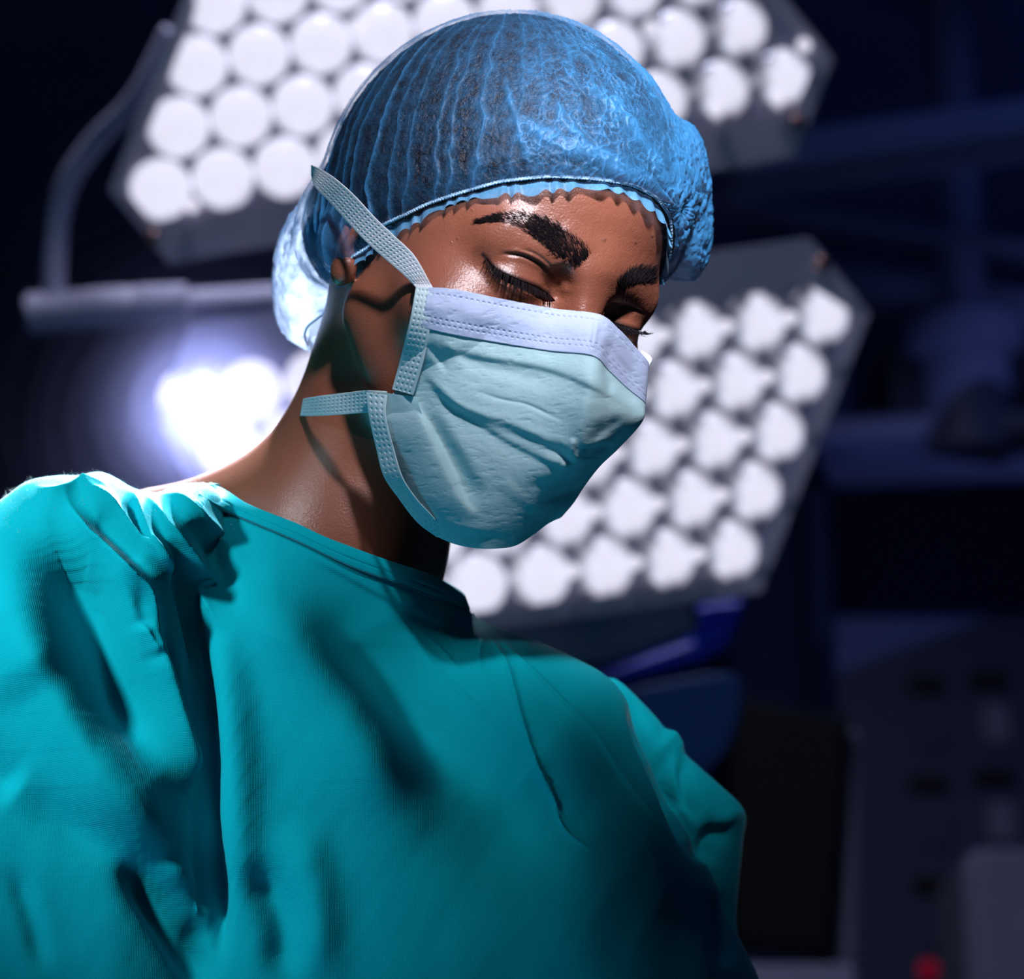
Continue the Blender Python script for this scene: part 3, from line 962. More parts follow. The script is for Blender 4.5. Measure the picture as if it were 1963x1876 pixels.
def hair_build(nt, b):
    tc = N(nt, 'ShaderNodeTexCoord'); vo = N(nt, 'ShaderNodeTexNoise', Scale=500.0, Detail=4.0)
    bp = N(nt, 'ShaderNodeBump', Strength=1.0, Distance=0.0015)
    nt.links.new(tc.outputs['Object'], vo.inputs['Vector']); nt.links.new(vo.outputs['Fac'], bp.inputs['Height'])
    nt.links.new(bp.outputs['Normal'], b.inputs['Normal'])
M_HAIR = mat('black hair', (0.006, 0.006, 0.010), 0.5, spec=0.3, build=hair_build)
mesh_obj('hair', c2w(hq.reshape(-1, 3)), grid_faces(len(PHh), nT, True), M_HAIR, person)
# ------------------------------------------------------------------ surgical mask
def ctrl(rows_px, rows_d):
    C = np.zeros((len(rows_px), len(rows_px[0]), 3))
    for i, r in enumerate(rows_px):
        for j, (x, y) in enumerate(r):
            C[i, j] = (x, y, rows_d[i][j])
    return C
MP = [[(815, 552), (870, 556), (960, 574), (1060, 593), (1147, 604), (1185, 632), (1215, 664), (1243, 697)],
      [(800, 625), (865, 640), (960, 657), (1055, 672), (1135, 681), (1165, 708), (1200, 742), (1236, 772)],
      [(780, 690), (850, 705), (945, 725), (1045, 748), (1128, 765), (1170, 782), (1203, 798), (1229, 808)],
      [(758, 748), (830, 770), (930, 795), (1030, 822), (1105, 840), (1140, 850), (1165, 855), (1186, 857)],
      [(714, 800), (790, 830), (895, 860), (990, 885), (1065, 898), (1105, 900), (1130, 897), (1150, 892)],
      [(740, 905), (800, 915), (880, 930), (955, 940), (1030, 945), (1070, 942), (1098, 937), (1121, 929)],
      [(778, 965), (825, 978), (885, 988), (945, 992), (1005, 988), (1045, 982), (1077, 973), (1099, 963)],
      [(838, 1028), (872, 1042), (905, 1049), (940, 1051), (985, 1046), (1022, 1024), (1050, 1003), (1076, 990)]]
MD = [[1266, 1254, 1254, 1260, 1259, 1269, 1285, 1303],
      [1268, 1256, 1254, 1252, 1246, 1256, 1272, 1292],
      [1274, 1258, 1254, 1250, 1242, 1250, 1262, 1280],
      [1281, 1262, 1256, 1252, 1247, 1254, 1268, 1284],
      [1288, 1268, 1260, 1257, 1256, 1264, 1278, 1294],
      [1289, 1272, 1264, 1262, 1265, 1275, 1289, 1304],
      [1290, 1276, 1268, 1267, 1272, 1282, 1296, 1310],
      [1292, 1282, 1278, 1278, 1284, 1294, 1306, 1318]]
for r, d in zip(MP, MD):          # wrap round the far cheek
    x, y = r[-1]
    r.append((x - 14, y + 6)); d.append(d[-1] + 26)
    r.append((x - 60, y + 10)); d.append(d[-1] + 30)
MC = ctrl(MP, MD)
def mask_q(u, v, off=0.0):
    """u 0..9 across, v 0..7 down -> px,py,d"""
    c = cr_eval(MC, u, v)
    x, y = c[..., 0], c[..., 1]
    hd = bil(_HG, np.clip((x - 700) / 10, 0, 59.99), np.clip((y - 540) / 10, 0, 54.99))
    return x, y, np.minimum(c[..., 2] / 1000.0, hd - 0.0014) - off
_gx, _gy = np.meshgrid(np.arange(700, 1311, 10.0), np.arange(540, 1101, 10.0), indexing='ij')
_HG = hit(_gx.ravel(), _gy.ravel(), lambda p: smin(face(p), skull(p) - 1.0, 6)).reshape(_gx.shape)
_HG = np.where(np.isnan(_HG), 1.6, _HG)
for _ in range(2):
    _m = np.minimum.reduce([np.roll(_HG, s_, a_) for s_ in (-1, 0, 1) for a_ in (0, 1)]); _HG = _m
_b = _HG.copy(); _b[1:-1, 1:-1] = (_HG[:-2, 1:-1] + _HG[2:, 1:-1] + _HG[1:-1, :-2] + _HG[1:-1, 2:] + 2 * _HG[1:-1, 1:-1]) / 6
_HG = np.where(_b > 1.34, 1.6, _b)
def soft(x): return 1 / (1 + np.exp(-x))
def mask_relief(X, Y):
    """height towards the camera in mm: pleats, creases and dents"""
    h = np.zeros(X.shape)
    def step(pts, w, amp, far, side=1):
        S = spline(pts, 6)
        lo = S.min(0) - 5 * far; hi = S.max(0) + 5 * far
        m = (X > lo[0]) & (X < hi[0]) & (Y > lo[1]) & (Y < hi[1])
        d, t, s = dist_poly(X[m], Y[m], S)
        end = np.clip(np.minimum(t * 4, (1 - t) * 4), 0, 1); end = end * end * (3 - 2 * end)
        sd = -s * d * side
        g = np.zeros(X.shape); g[m] = amp * end * (soft(sd / w) - 0.5) * 2 * np.exp(-(d / far) ** 2)
        return g
    # pleat edges: the upper layer overlaps the lower one
    h += step([(815, 640), (850, 664), (900, 682), (1033, 705), (1118, 735), (1180, 768), (1232, 800)], 3.0, 1.1, 34)
    h += step([(805, 706), (835, 742), (884, 782), (982, 816), (1071, 858), (1098, 862)], 3.5, 1.9, 42)
    h += step([(792, 765), (815, 805), (841, 854), (865, 905), (884, 948), (905, 975), (930, 988)], 3.0, -2.4, 40)
    h += step([(884, 782), (950, 832), (1020, 870), (1070, 893), (1130, 900)], 3.0, 1.1, 26)
    h += step([(1108, 858), (1140, 853), (1180, 846)], 2.5, 1.6, 20)
    h += stroke(X, Y, [(807, 700), (850, 752), (900, 790), (1000, 826), (1075, 855)], 7) * 1.3
    h -= stroke(X, Y, [(815, 790), (850, 850), (900, 930), (935, 970)], 14) * 2.2
    h += stroke(X, Y, [(818, 735), (850, 800), (900, 880), (945, 950)], 12) * 1.2
    h += stroke(X, Y, [(1147, 604), (1140, 645), (1134, 682)], 4) * 1.3
    h += stroke(X, Y, [(1134, 682), (1128, 740), (1118, 800), (1098, 862)], 12) * 1.6
    h -= stroke(X, Y, [(1115, 862), (1150, 830), (1200, 795)], 9) * 2.0
    h += stroke(X, Y, [(1100, 835), (1097, 870), (1115, 880)], 5) * 2.0
    h -= stroke(X, Y, [(1085, 850), (1078, 868), (1110, 892)], 8) * 1.6
    h -= stroke(X, Y, [(1040, 850), (1075, 872), (1105, 880)], 9) * 1.5
    h -= stroke(X, Y, [(900, 745), (960, 765), (1010, 775), (1070, 802), (1095, 804)], 3.0) * 0.7
    h -= stroke(X, Y, [(850, 665), (920, 700), (1000, 722), (1080, 745)], 9) * 0.8
    h += stroke(X, Y, [(850, 650), (880, 690), (870, 715)], 8) * 0.8
    h -= stroke(X, Y, [(815, 655), (845, 690), (860, 720)], 6) * 1.2
    h -= stroke(X, Y, [(1155, 690), (1170, 730), (1165, 760)], 6) * 1.2
    h += stroke(X, Y, [(1165, 740), (1200, 770), (1232, 785)], 6) * 1.0
    h += stroke(X, Y, [(1060, 905), (1110, 885), (1150, 875)], 5) * 1.0
    h -= stroke(X, Y, [(1000, 930), (1060, 925), (1120, 905)], 8) * 1.2
    h += stroke(X, Y, [(940, 905), (1010, 960), (1075, 985)], 10) * 0.8
    h -= stroke(X, Y, [(1050, 960), (1080, 945), (1110, 925)], 5) * 1.1
    h += stroke(X, Y, [(820, 990), (880, 1008), (960, 1015)], 8) * 0.8
    h -= stroke(X, Y, [(830, 1012), (900, 1028), (980, 1028)], 6) * 0.8
    P3 = np.stack([X / 60.0, Y / 45.0, X * 0 + 2.2], -1)
    h += 0.55 * fbm(P3, 4)
    h += 0.22 * np.clip(fbm(np.stack([X / 34.0 + Y / 60.0, Y / 14.0, X * 0 + 5], -1), 3, True) / 0.3, -1, 1)
    return h
def mask_sheet(u0, u1, v0, v1, nu, nv, off, relief=True, vmap=None, extra=None):
    U_, V_ = np.meshgrid(np.linspace(u0, u1, nu), np.linspace(v0, v1, nv), indexing='ij')
    x, y, d = mask_q(U_, V_, off)
    h = mask_relief(x, y) * np.clip((8.2 - U_) / 1.5, 0, 1) if relief else 0
    if extra is not None: h = h + extra(U_, V_, x, y)
    q = pc(x, y, d - h * 0.001)
    return q
def mask_build(c0, tcol):
    def f(nt, b):
        tc = N(nt, 'ShaderNodeTexCoord')
        n1 = N(nt, 'ShaderNodeTexNoise', Scale=1600.0, Detail=3.0)
        bp = N(nt, 'ShaderNodeBump', Strength=0.35, Distance=0.0003)
        L = nt.links.new
        L(tc.outputs['Object'], n1.inputs['Vector']); L(n1.outputs['Fac'], bp.inputs['Height']); L(bp.outputs['Normal'], b.inputs['Normal'])
        tl = N(nt, 'ShaderNodeBsdfTranslucent'); tl.inputs['Color'].default_value = (*tcol, 1)
        mx = N(nt, 'ShaderNodeMixShader'); mx.inputs[0].default_value = 0.18
        out = nt.nodes['Material Output']
        L(b.outputs[0], mx.inputs[1]); L(tl.outputs[0], mx.inputs[2]); L(mx.outputs[0], out.inputs['Surface'])
    return f
M_MASK = mat('mask cloth', (0.52, 0.80, 0.84), 0.75, spec=0.25, build=mask_build(0, (0.3, 0.75, 0.8)))
M_BAND = mat('mask top band cloth', (0.52, 0.64, 0.88), 0.65, spec=0.3, build=mask_build(0, (0.4, 0.6, 0.8)))
M_STRIP = mat('mask binding', (0.66, 0.86, 0.90), 0.65, spec=0.3, build=mask_build(0, (0.4, 0.8, 0.85)))
qm = mask_sheet(0, 9, 0, 7, 560, 520, 0.0)
surgical_mask = mesh_obj('surgical_mask', c2w(qm.reshape(-1, 3)), grid_faces(560, 520), M_MASK, person)
sm = surgical_mask.modifiers.new('thickness', 'SOLIDIFY'); sm.thickness = 0.0005; sm.offset = 0
# blue band along the top with three rows of heat-sealed stitches
def stitches(U_, V_, x, y):
    h = np.zeros(x.shape)
    for vv, ph_ in ((0.14, 0), (0.70, .5), (0.82, 0)):
        h -= 0.55 * np.exp(-((V_ - vv) / 0.022) ** 2) * soft((np.sin(2 * np.pi * (x + ph_ * 9) / 11.0) + 0.1) * 6)
    h += 0.5 * stroke(x, y, [(1157, 615), (1195, 660), (1237, 712)], 6)
    h -= 0.8 * stroke(x, y, [(1150, 640), (1185, 690), (1232, 745)], 5)
    h += 0.9 * np.exp(-((V_ - 0.42) / 0.22) ** 2)
    return h
qb = mask_sheet(0.12, 8.2, -0.02, 1.0, 900, 110, 0.0009, True, None, stitches)
band = mesh_obj('top_band', c2w(qb.reshape(-1, 3)), grid_faces(900, 110), M_BAND, surgical_mask)
sm = band.modifiers.new('thickness', 'SOLIDIFY'); sm.thickness = 0.0005; sm.offset = 0

def ribbon(left, right, dl, dr, ns, nw, bump=0.0, thick=0.0006, dots=(4, 11.0), px_w=1.0):
    """perforated tape between two pixel polylines with given depths (mm)"""
    A = spline([(x, y, d) for (x, y), d in zip(left, dl)], 40); B = spline([(x, y, d) for (x, y), d in zip(right, dr)], 40)
    def resamp(S):
        L_ = np.r_[0, np.cumsum(np.hypot(*np.diff(S[:, :2], axis=0).T))]
        t = np.linspace(0, L_[-1], ns)
        return np.stack([np.interp(t, L_, S[:, k]) for k in range(3)], -1), L_[-1]
    A, la = resamp(A); B, lb = resamp(B)
    w = np.linspace(0, 1, nw)
    C = A[:, None] * (1 - w)[None, :, None] + B[:, None] * w[None, :, None]
    L_ = np.linspace(0, (la + lb) / 2, ns)
    rows, pitch = dots
    W_, LL_ = np.meshgrid(w, L_)
    hx = np.abs(((W_ - 0.08) / 0.84 * rows) % 1 - 0.5); hy = np.abs((LL_ / pitch) % 1 - 0.5)
    inside = (W_ > 0.08) & (W_ < 0.92)
    hole = np.exp(-((hx / 0.20) ** 2 + (hy / 0.20) ** 2)) * inside
    h = -0.9 * hole + 0.35 * np.sin(np.pi * W_) ** 0.5
    hd = bil(_HG, np.clip((C[..., 0] - 700) / 10, 0, 59.99), np.clip((C[..., 1] - 540) / 10, 0, 54.99))
    inside_g = (C[..., 0] > 745) & (C[..., 1] > 545) & (C[..., 0] < 900)
    base_d = np.where(inside_g, np.minimum(C[..., 2] / 1000.0, hd - 0.0022), C[..., 2] / 1000.0)
    q = pc(C[..., 0], C[..., 1], base_d - h / 1000.0)
    return q
def tape(name, left, right, dl, dr, m, parent, dots=(4, 11.0), ns=420, nw=52):
    q = ribbon(left, right, dl, dr, ns, nw, dots=dots)
    o = mesh_obj(name, c2w(q.reshape(-1, 3)), grid_faces(q.shape[0], q.shape[1]), m, parent)
    s_ = o.modifiers.new('thickness', 'SOLIDIFY'); s_.thickness = 0.0005; s_.offset = 0
    return o
def tie_build(nt, b):
    mask_build(0, (0.4, 0.8, 0.85))(nt, b)
# side binding, near cheek
tape('side_binding', [(798, 549), (787, 610), (770, 680), (752, 746)], [(832, 553), (826, 620), (812, 690), (792, 757)],
     [1263, 1264, 1270, 1277], [1255, 1254, 1258, 1265], M_STRIP, surgical_mask, (4, 11.5))
# binding down the lower near edge
tape('side_binding', [(702, 752), (708, 800), (722, 860), (736, 912), (765, 955), (800, 1000), (838, 1029)],
     [(742, 757), (740, 800), (755, 860), (772, 915), (798, 955), (830, 990), (858, 1022)],
     [1282, 1283, 1284, 1283, 1283, 1284, 1288], [1276, 1275, 1274, 1271, 1272, 1275, 1283], M_STRIP, surgical_mask, (3, 12.0))
# upper corner of the lower panel, above the main sheet
Cc_ = ctrl([[(700, 748), (735, 752), (768, 757), (796, 760)], [(705, 772), (742, 778), (775, 782), (806, 784)], [(712, 802), (750, 812), (785, 822), (818, 830)]],
           [[1284, 1279, 1272, 1267], [1287, 1279, 1271, 1265], [1288, 1278, 1270, 1265]])
U_, V_ = np.meshgrid(np.linspace(0, 3, 60), np.linspace(0, 2, 50), indexing='ij')
c_ = cr_eval(Cc_, U_, V_)
qc = pc(c_[..., 0], c_[..., 1], c_[..., 2] / 1000 - 0.0003 * fbm(np.stack([c_[..., 0] / 20, c_[..., 1] / 20, U_ * 0], -1), 2))
mesh_obj('corner_fold', c2w(qc.reshape(-1, 3)), grid_faces(60, 50), M_MASK, surgical_mask)
# ties
M_TIE = mat('mask tie', (0.82, 0.88, 0.93), 0.6, spec=0.3, build=tie_build)
tape('tie', [(597, 336), (605, 359), (634, 389), (668, 427), (704, 465), (740, 497), (776, 528), (800, 553)], [(597, 316), (617, 325), (644, 343), (680, 375), (718, 416), (756, 452), (796, 492), (832, 556)],
     [1335, 1318, 1300, 1286, 1276, 1270, 1264, 1261], [1330, 1314, 1294, 1279, 1270, 1264, 1259, 1254], M_TIE, surgical_mask, (6, 9.0), 520, 70)
tape('tie', [(582, 764), (612, 759), (660, 753), (704, 748), (742, 750)], [(576, 797), (606, 797), (650, 795), (708, 790), (745, 790)],
     [1345, 1322, 1301, 1284, 1279], [1346, 1324, 1303, 1287, 1281], M_STRIP, surgical_mask, (5, 8.0), 320, 60)
tape('tie', [(1230, 672), (1243, 680), (1250, 690), (1243, 702)], [(1226, 690), (1234, 700), (1238, 715), (1236, 725)],
     [1318, 1312, 1312, 1316], [1312, 1307, 1307, 1310], M_TIE, surgical_mask, (3, 9.0), 80, 30)
# ------------------------------------------------------------------ gown
# worked out in a frame of photo pixels plus depth (zp, larger = nearer), then turned into metres
ZS = 1 / 3850.0
def g2c(G):
    d = 1.35 - G[..., 2] * ZS
    return pc(G[..., 0], G[..., 1], d)
class Poly:
    def __init__(s, pts, x0=-420, x1=1640, y0=780, y1=2260, st=6):
        P = spline(np.vstack([pts, pts[:1]]), 5)
        xs = np.arange(x0, x1 + st, st); ys = np.arange(y0, y1 + st, st)
        X_, Y_ = np.meshgrid(xs, ys, indexing='ij')
        d, _, _ = dist_poly(X_, Y_, P)
        s.m = np.where(inside_poly(X_, Y_, P), d, -d).astype(np.float32); s.x0, s.y0, s.st = x0, y0, st
    def __call__(s, x, y):
        fx = np.clip((x - s.x0) / s.st, 0, s.m.shape[0] - 1.001); fy = np.clip((y - s.y0) / s.st, 0, s.m.shape[1] - 1.001)
        i = fx.astype(np.int32); j = fy.astype(np.int32); a = fx - i; b = fy - j
        m = s.m
        return m[i, j] * (1 - a) * (1 - b) + m[i + 1, j] * a * (1 - b) + m[i, j + 1] * (1 - a) * b + m[i + 1, j + 1] * a * b
T_torso = Poly([(300, 1010), (380, 945), (460, 900), (560, 890), (700, 960), (860, 1085), (905, 1172), (950, 1200), (1080, 1255), (1165, 1300), (1222, 1385), (1290, 1520),
                (1345, 1640), (1400, 1760), (1455, 1876), (1520, 2060), (1560, 2240), (200, 2240), (220, 1900), (200, 1500), (230, 1150)])
T_near = Poly([(-400, 1500), (-330, 1250), (-200, 1090), (-90, 1010), (0, 958), (50, 922), (110, 911), (150, 912), (190, 904), (225, 916), (262, 938), (300, 944), (345, 930), (400, 925), (430, 960), (420, 1030), (400, 1110),
               (392, 1250), (398, 1400), (396, 1500), (400, 1640), (410, 1760), (412, 1880), (420, 2240), (-400, 2240)])
T_far = Poly([(1120, 1330), (1168, 1300), (1215, 1332), (1262, 1380), (1292, 1424), (1340, 1468), (1380, 1505), (1426, 1556), (1422, 1610), (1415, 1690), (1412, 1760), (1425, 1850), (1440, 1950), (1440, 2240), (1200, 2240), (1150, 1700)])
def prof(P, d, R, H, zc):
    k = np.maximum(1 - d / R, 0)
    return (np.sqrt(k * k + ((P[:, 2] - zc) / H) ** 2) - 1) * min(R, H)
def neck_f(P):
    h = px2h(P[:, 0].astype(float), P[:, 1].astype(float), 1.35 - P[:, 2].astype(float) * ZS).astype(np.float32)
    n = sd_cap(h, NK0, NK1, 45, 47)
    n = smin(n, sd_cap(h, NK1, px2h(590, 1280, 1.44), 47, 40), 30)
    return (n - 5.0) * 3.85
def gown_fn(P):
    x, y = P[:, 0], P[:, 1]
    tz = -150 + 0.13 * np.clip(y - 1100, 0, 1200)
    t = prof(P, T_torso(x, y), 330, 320, tz)
    t = smin(t, neck_f(P), 70)
    nz = 30 + 0.10 * np.clip(y - 1000, 0, 1200)
    n = prof(P, T_near(x, y), 210, 190, nz)
    g = smin(t, n, 16)
    f = prof(P, T_far(x, y), 110, 120, -300)
    g = smin(g, f, 8)
    return g
GV, GQ = surface_nets(gown_fn, (-408, 870, -520), (1600, 2100, 420), (7, 7, 7))
GV = project(gown_fn, GV, 2, 1.0)
# open the neck: cut along the neckline plane
NLa, NLb, NLc = np.array([440., 932, -120]), np.array([897., 1162, -60]), np.array([690., 1052, 130])
_n = np.cross(NLb - NLa, NLc - NLa); _n /= np.linalg.norm(_n)
if _n[1] > 0: _n = -_n                      # towards smaller y = up
side = (GV - NLa) @ _n + np.interp(GV[:, 0], [400, 780, 880], [17, 17, 3])
zone = (GV[:, 0] > 405) & (GV[:, 0] < 912) & (GV[:, 1] < 1180)
cut = (side > 0) & zone
GQ = GQ[~cut[GQ].any(1)]
fgr = GV[:, 2] > np.where(GV[:, 0] > 1150, -330, -190)
infr = (GV[:, 0] > -60) & (GV[:, 0] < 1500) & (GV[:, 1] < 1960) & fgr
GV, GQ, lk = local_subdiv(GV, GQ, infr[GQ].all(1), 1)
fr = np.where(~lk)[0]
GV[fr] = project(gown_fn, GV[fr], 1, 1.0)
lkk = lk
GV = relax(GV, GQ, 4, 0.5, fixed=lk)
GV = relax(GV, GQ, 40, 0.6, fixed=lk | (GV[:, 0] < 540) | (GV[:, 0] > 900) | (GV[:, 1] < 1090) | (GV[:, 1] > 1330))
gn = vert_normals(GV, GQ)
GX, GY = GV[:, 0], GV[:, 1]
frontw = np.clip((gn[:, 2] + 0.35) / 0.5, 0, 1)
rel_ = np.zeros(len(GV))
def gs(pts, w, amp, **k):
    global rel_
    rel_ = rel_ + stroke(GX, GY, pts, w, **k) * amp
def gstep(pts, w, amp, far, dirn=1):
    """one side stands proud of the other; positive side = image-left of the direction of travel going down"""
    global rel_
    S = spline(pts, 6)
    lo = S.min(0) - 3 * far; hi = S.max(0) + 3 * far
    m = (GX > lo[0]) & (GX < hi[0]) & (GY > lo[1]) & (GY < hi[1])
    d, t, s = dist_poly(GX[m], GY[m], S)
    end = np.clip(np.minimum(t * 4, (1 - t) * 4), 0, 1); end = end * end * (3 - 2 * end)
    sd = s * d * dirn
    v = amp * end * np.tanh(sd / w) * np.exp(-(d / far) ** 2)
    rel_[m] += v
# sleeve: broad shaded trough, lit lobes, long folds
gs([(80, 955), (105, 1040), (150, 1130), (190, 1220), (228, 1310), (272, 1400), (318, 1490)], 40, -66)
gs([(175, 1010), (235, 1120), (285, 1240), (325, 1360), (352, 1460), (362, 1560)], 20, 24)
gs([(10, 1040), (40, 1160), (80, 1280), (140, 1400), (220, 1520), (300, 1620), (395, 1700)], 44, 44)
gs([(-40, 1120), (0, 1230), (60, 1350)], 50, 16)
gs([(0, 1500), (60, 1530), (150, 1590), (240, 1650), (330, 1760), (380, 1860)], 30, -20)
gs([(-60, 1430), (-10, 1480), (40, 1515)], 26, -24)
gs([(225, 1630), (300, 1730), (360, 1830), (400, 1920)], 20, -24)
gs([(300, 1640), (350, 1700), (395, 1790)], 18, 16)
gs([(20, 1650), (60, 1760), (90, 1876)], 14, -10)
gs([(262, 1130), (300, 1250), (335, 1370), (360, 1480), (372, 1570)], 11, 16)
gs([(330, 1120), (362, 1230), (384, 1340), (390, 1430), (380, 1520)], 9, 16)
gs([(300, 1180), (330, 1290), (352, 1390), (365, 1470)], 8, -18)
# the deep gap between sleeve and chest
gs([(345, 1130), (375, 1230), (393, 1340), (402, 1450), (398, 1560), (412, 1700), (418, 1900)], 13, -44)
gs([(395, 1090), (425, 1200), (445, 1330), (455, 1460), (460, 1600), (470, 1800)], 26, 20)
# chest
gs([(470, 1640), (505, 1690), (540, 1760), (545, 1840), (520, 1900)], 26, -26)
gs([(560, 1560), (600, 1680), (610, 1800), (590, 1900)], 30, 14)
gs([(480, 1080), (560, 1180), (640, 1300), (720, 1440), (800, 1560)], 40, 12)
gs([(560, 1060), (650, 1160), (740, 1290), (830, 1420), (920, 1520)], 46, -12)
gs([(560, 1040), (660, 1160), (770, 1300), (890, 1450), (1010, 1600), (1130, 1760)], 85, -52)
gs([(430, 1040), (530, 1180), (640, 1340), (760, 1500), (860, 1600)], 60, 30)
gs([(860, 1160), (960, 1280), (1070, 1400), (1180, 1520)], 70, 14)
# far shoulder and sleeve
gs([(1195, 1330), (1225, 1400), (1262, 1480), (1300, 1570), (1340, 1660)], 10, -26)
gs([(1265, 1405), (1300, 1420), (1318, 1440)], 14, 14)
gs([(1272, 1430), (1282, 1490), (1312, 1560)], 10, -20)
gs([(1308, 1440), (1316, 1500), (1330, 1580)], 9, -16)
gs([(1395, 1575), (1360, 1610), (1345, 1660)], 14, -26)
gs([(1425, 1556), (1390, 1570), (1360, 1600)], 6, 8)
gs([(1370, 1700), (1385, 1780), (1395, 1860)], 12, -16)
Pn = np.stack([GX / 210.0, GY / 260.0, GX * 0 + 1.3], -1)
rel_ += 7 * fbm(Pn, 2)
Pn = np.stack([(GX * 0.8 + GY * 0.45) / 60.0, (GY * 0.8 - GX * 0.45) / 200.0, GX * 0 + 4.3], -1)
rel_ += 1.4 * fbm(Pn, 2)
_e = np.concatenate([GQ[:, [0, 1]], GQ[:, [1, 2]], GQ[:, [2, 3]], GQ[:, [3, 0]]])
_i = np.r_[_e[:, 0], _e[:, 1]]; _j = np.r_[_e[:, 1], _e[:, 0]]; _dg = np.maximum(np.bincount(_i, minlength=len(GV)), 1)
for _ in range(7):
    rel_ = 0.3 * rel_ + 0.7 * np.bincount(_i, rel_[_j], len(GV)) / _dg
# shoulder ridges that catch the back light (sharp crests)
for pts, w, a in (([(118, 930), (128, 965), (150, 1000), (185, 1040), (230, 1085), (262, 1112), (280, 1140), (292, 1190), (300, 1230)], 9, 13),
                  ([(140, 915), (185, 955), (240, 1015), (290, 1065), (312, 1090), (328, 1130)], 8, 13),
                  ([(235, 925), (255, 975), (285, 1035), (310, 1080), (325, 1125)], 8, 12),
                  ([(262, 935), (300, 985), (345, 1045), (380, 1110), (410, 1170), (440, 1220)], 9, 13),
                  ([(300, 945), (350, 965), (400, 1005), (450, 1055), (480, 1090)], 10, 10),
                  ([(60, 925), (100, 950), (160, 935), (215, 942)], 7, 7),
                  ([(262, 1190), (280, 1230), (295, 1262)], 6, 8)):
    gs(pts, w, a * 1.3, kind='ridge'); gs(pts, w * 2.2, a * 1.0)
# hollows between them
for pts, w, a in (([(165, 960), (205, 1015), (260, 1070), (295, 1110)], 14, -12), ([(235, 960), (265, 1020), (295, 1065)], 11, -12),
                  ([(285, 985), (320, 1040), (345, 1110), (362, 1200), (385, 1320)], 11, -16),
                  ([(330, 985), (390, 1040), (430, 1110), (470, 1190)], 14, -10),
                  ([(240, 1120), (262, 1150), (280, 1215), (300, 1290)], 10, -14)):
    gs(pts, w, a)
for _ in range(1):
    rel_ = 0.4 * rel_ + 0.6 * np.bincount(_i, rel_[_j], len(GV)) / _dg
# fine crease lines on the chest
for pts, w, a in (([(905, 1170), (935, 1215), (965, 1270), (985, 1330), (1005, 1390), (1030, 1450), (1060, 1510), (1110, 1590)], 3.2, 4.5),
                  ([(915, 1175), (955, 1225), (1010, 1290), (1080, 1360), (1150, 1440), (1220, 1530), (1290, 1620), (1320, 1665)], 3.0, 4.0),
                  ([(700, 1110), (780, 1190), (860, 1280), (930, 1350), (990, 1400)], 3.0, 2.5),
                  ([(760, 1170), (840, 1225), (900, 1290)], 3, 2),
                  ([(1005, 1440), (1060, 1500), (1090, 1580), (1150, 1640)], 3, 2.5),
                  ([(930, 1205), (920, 1250), (925, 1290)], 3, 2)):
    gs(pts, w, a * 2.0, kind='ridge')
# overlap of the front panels below the collar (V shaped second edge)
gstep([(560, 1050), (614, 1080), (680, 1115), (736, 1143), (785, 1165), (828, 1185), (889, 1212), (940, 1226)], 3.0, -7.0, 30)
_nl = -((GV - NLa) @ _n)
_wz = np.clip((GX - 380) / 60, 0, 1) * np.clip((1010 - GX) / 90, 0, 1) * np.clip((1420 - GY) / 200, 0, 1)
_damp = 1 - _wz * (1 - np.clip((_nl - 10) / 220, 0.08, 1))
rel_ *= _damp
GV = GV + gn * (1.45 * rel_ * frontw * np.where(lkk, 0, 1) * np.clip((GY - 895) / 30, 0.3, 1))[:, None]
def gown_build(nt, b):
    tc = N(nt, 'ShaderNodeTexCoord')
    w1 = N(nt, 'ShaderNodeTexWave', Scale=420.0, Distortion=0.6); w1.bands_direction = 'X'
    w2 = N(nt, 'ShaderNodeTexWave', Scale=420.0, Distortion=0.6); w2.bands_direction = 'Z'
    n1 = N(nt, 'ShaderNodeTexNoise', Scale=700.0, Detail=3.0)
    n2 = N(nt, 'ShaderNodeTexNoise', Scale=9.0, Detail=4.0)
    ad = N(nt, 'ShaderNodeMath', operation='ADD'); ad2 = N(nt, 'ShaderNodeMath', operation='ADD')
    bp = N(nt, 'ShaderNodeBump', Strength=0.25, Distance=0.0003)
    L = nt.links.new
    for n_ in (w1, w2, n1, n2): L(tc.outputs['Object'], n_.inputs['Vector'])
    L(w1.outputs['Fac'], ad.inputs[0]); L(w2.outputs['Fac'], ad.inputs[1]); L(ad.outputs[0], ad2.inputs[0]); L(n1.outputs['Fac'], ad2.inputs[1])
    L(ad2.outputs[0], bp.inputs['Height']); L(bp.outputs['Normal'], b.inputs['Normal'])
    mx = N(nt, 'ShaderNodeMixRGB'); mx.inputs[1].default_value = (0.0, 0.40, 0.46, 1); mx.inputs[2].default_value = (0.0, 0.34, 0.42, 1)
    L(n2.outputs['Fac'], mx.inputs[0]); L(mx.outputs[0], b.inputs['Base Color'])
    b.inputs['Sheen Weight'].default_value = 0.25
    b.inputs['Sheen Roughness'].default_value = 0.25
    b.inputs['Sheen Tint'].default_value = (0.7, 0.95, 1.0, 1)
M_GOWN = mat('gown cotton', rough=0.85, spec=0.06, build=gown_build)
gown = mesh_obj('gown', c2w(g2c(GV)), GQ, M_GOWN, person)

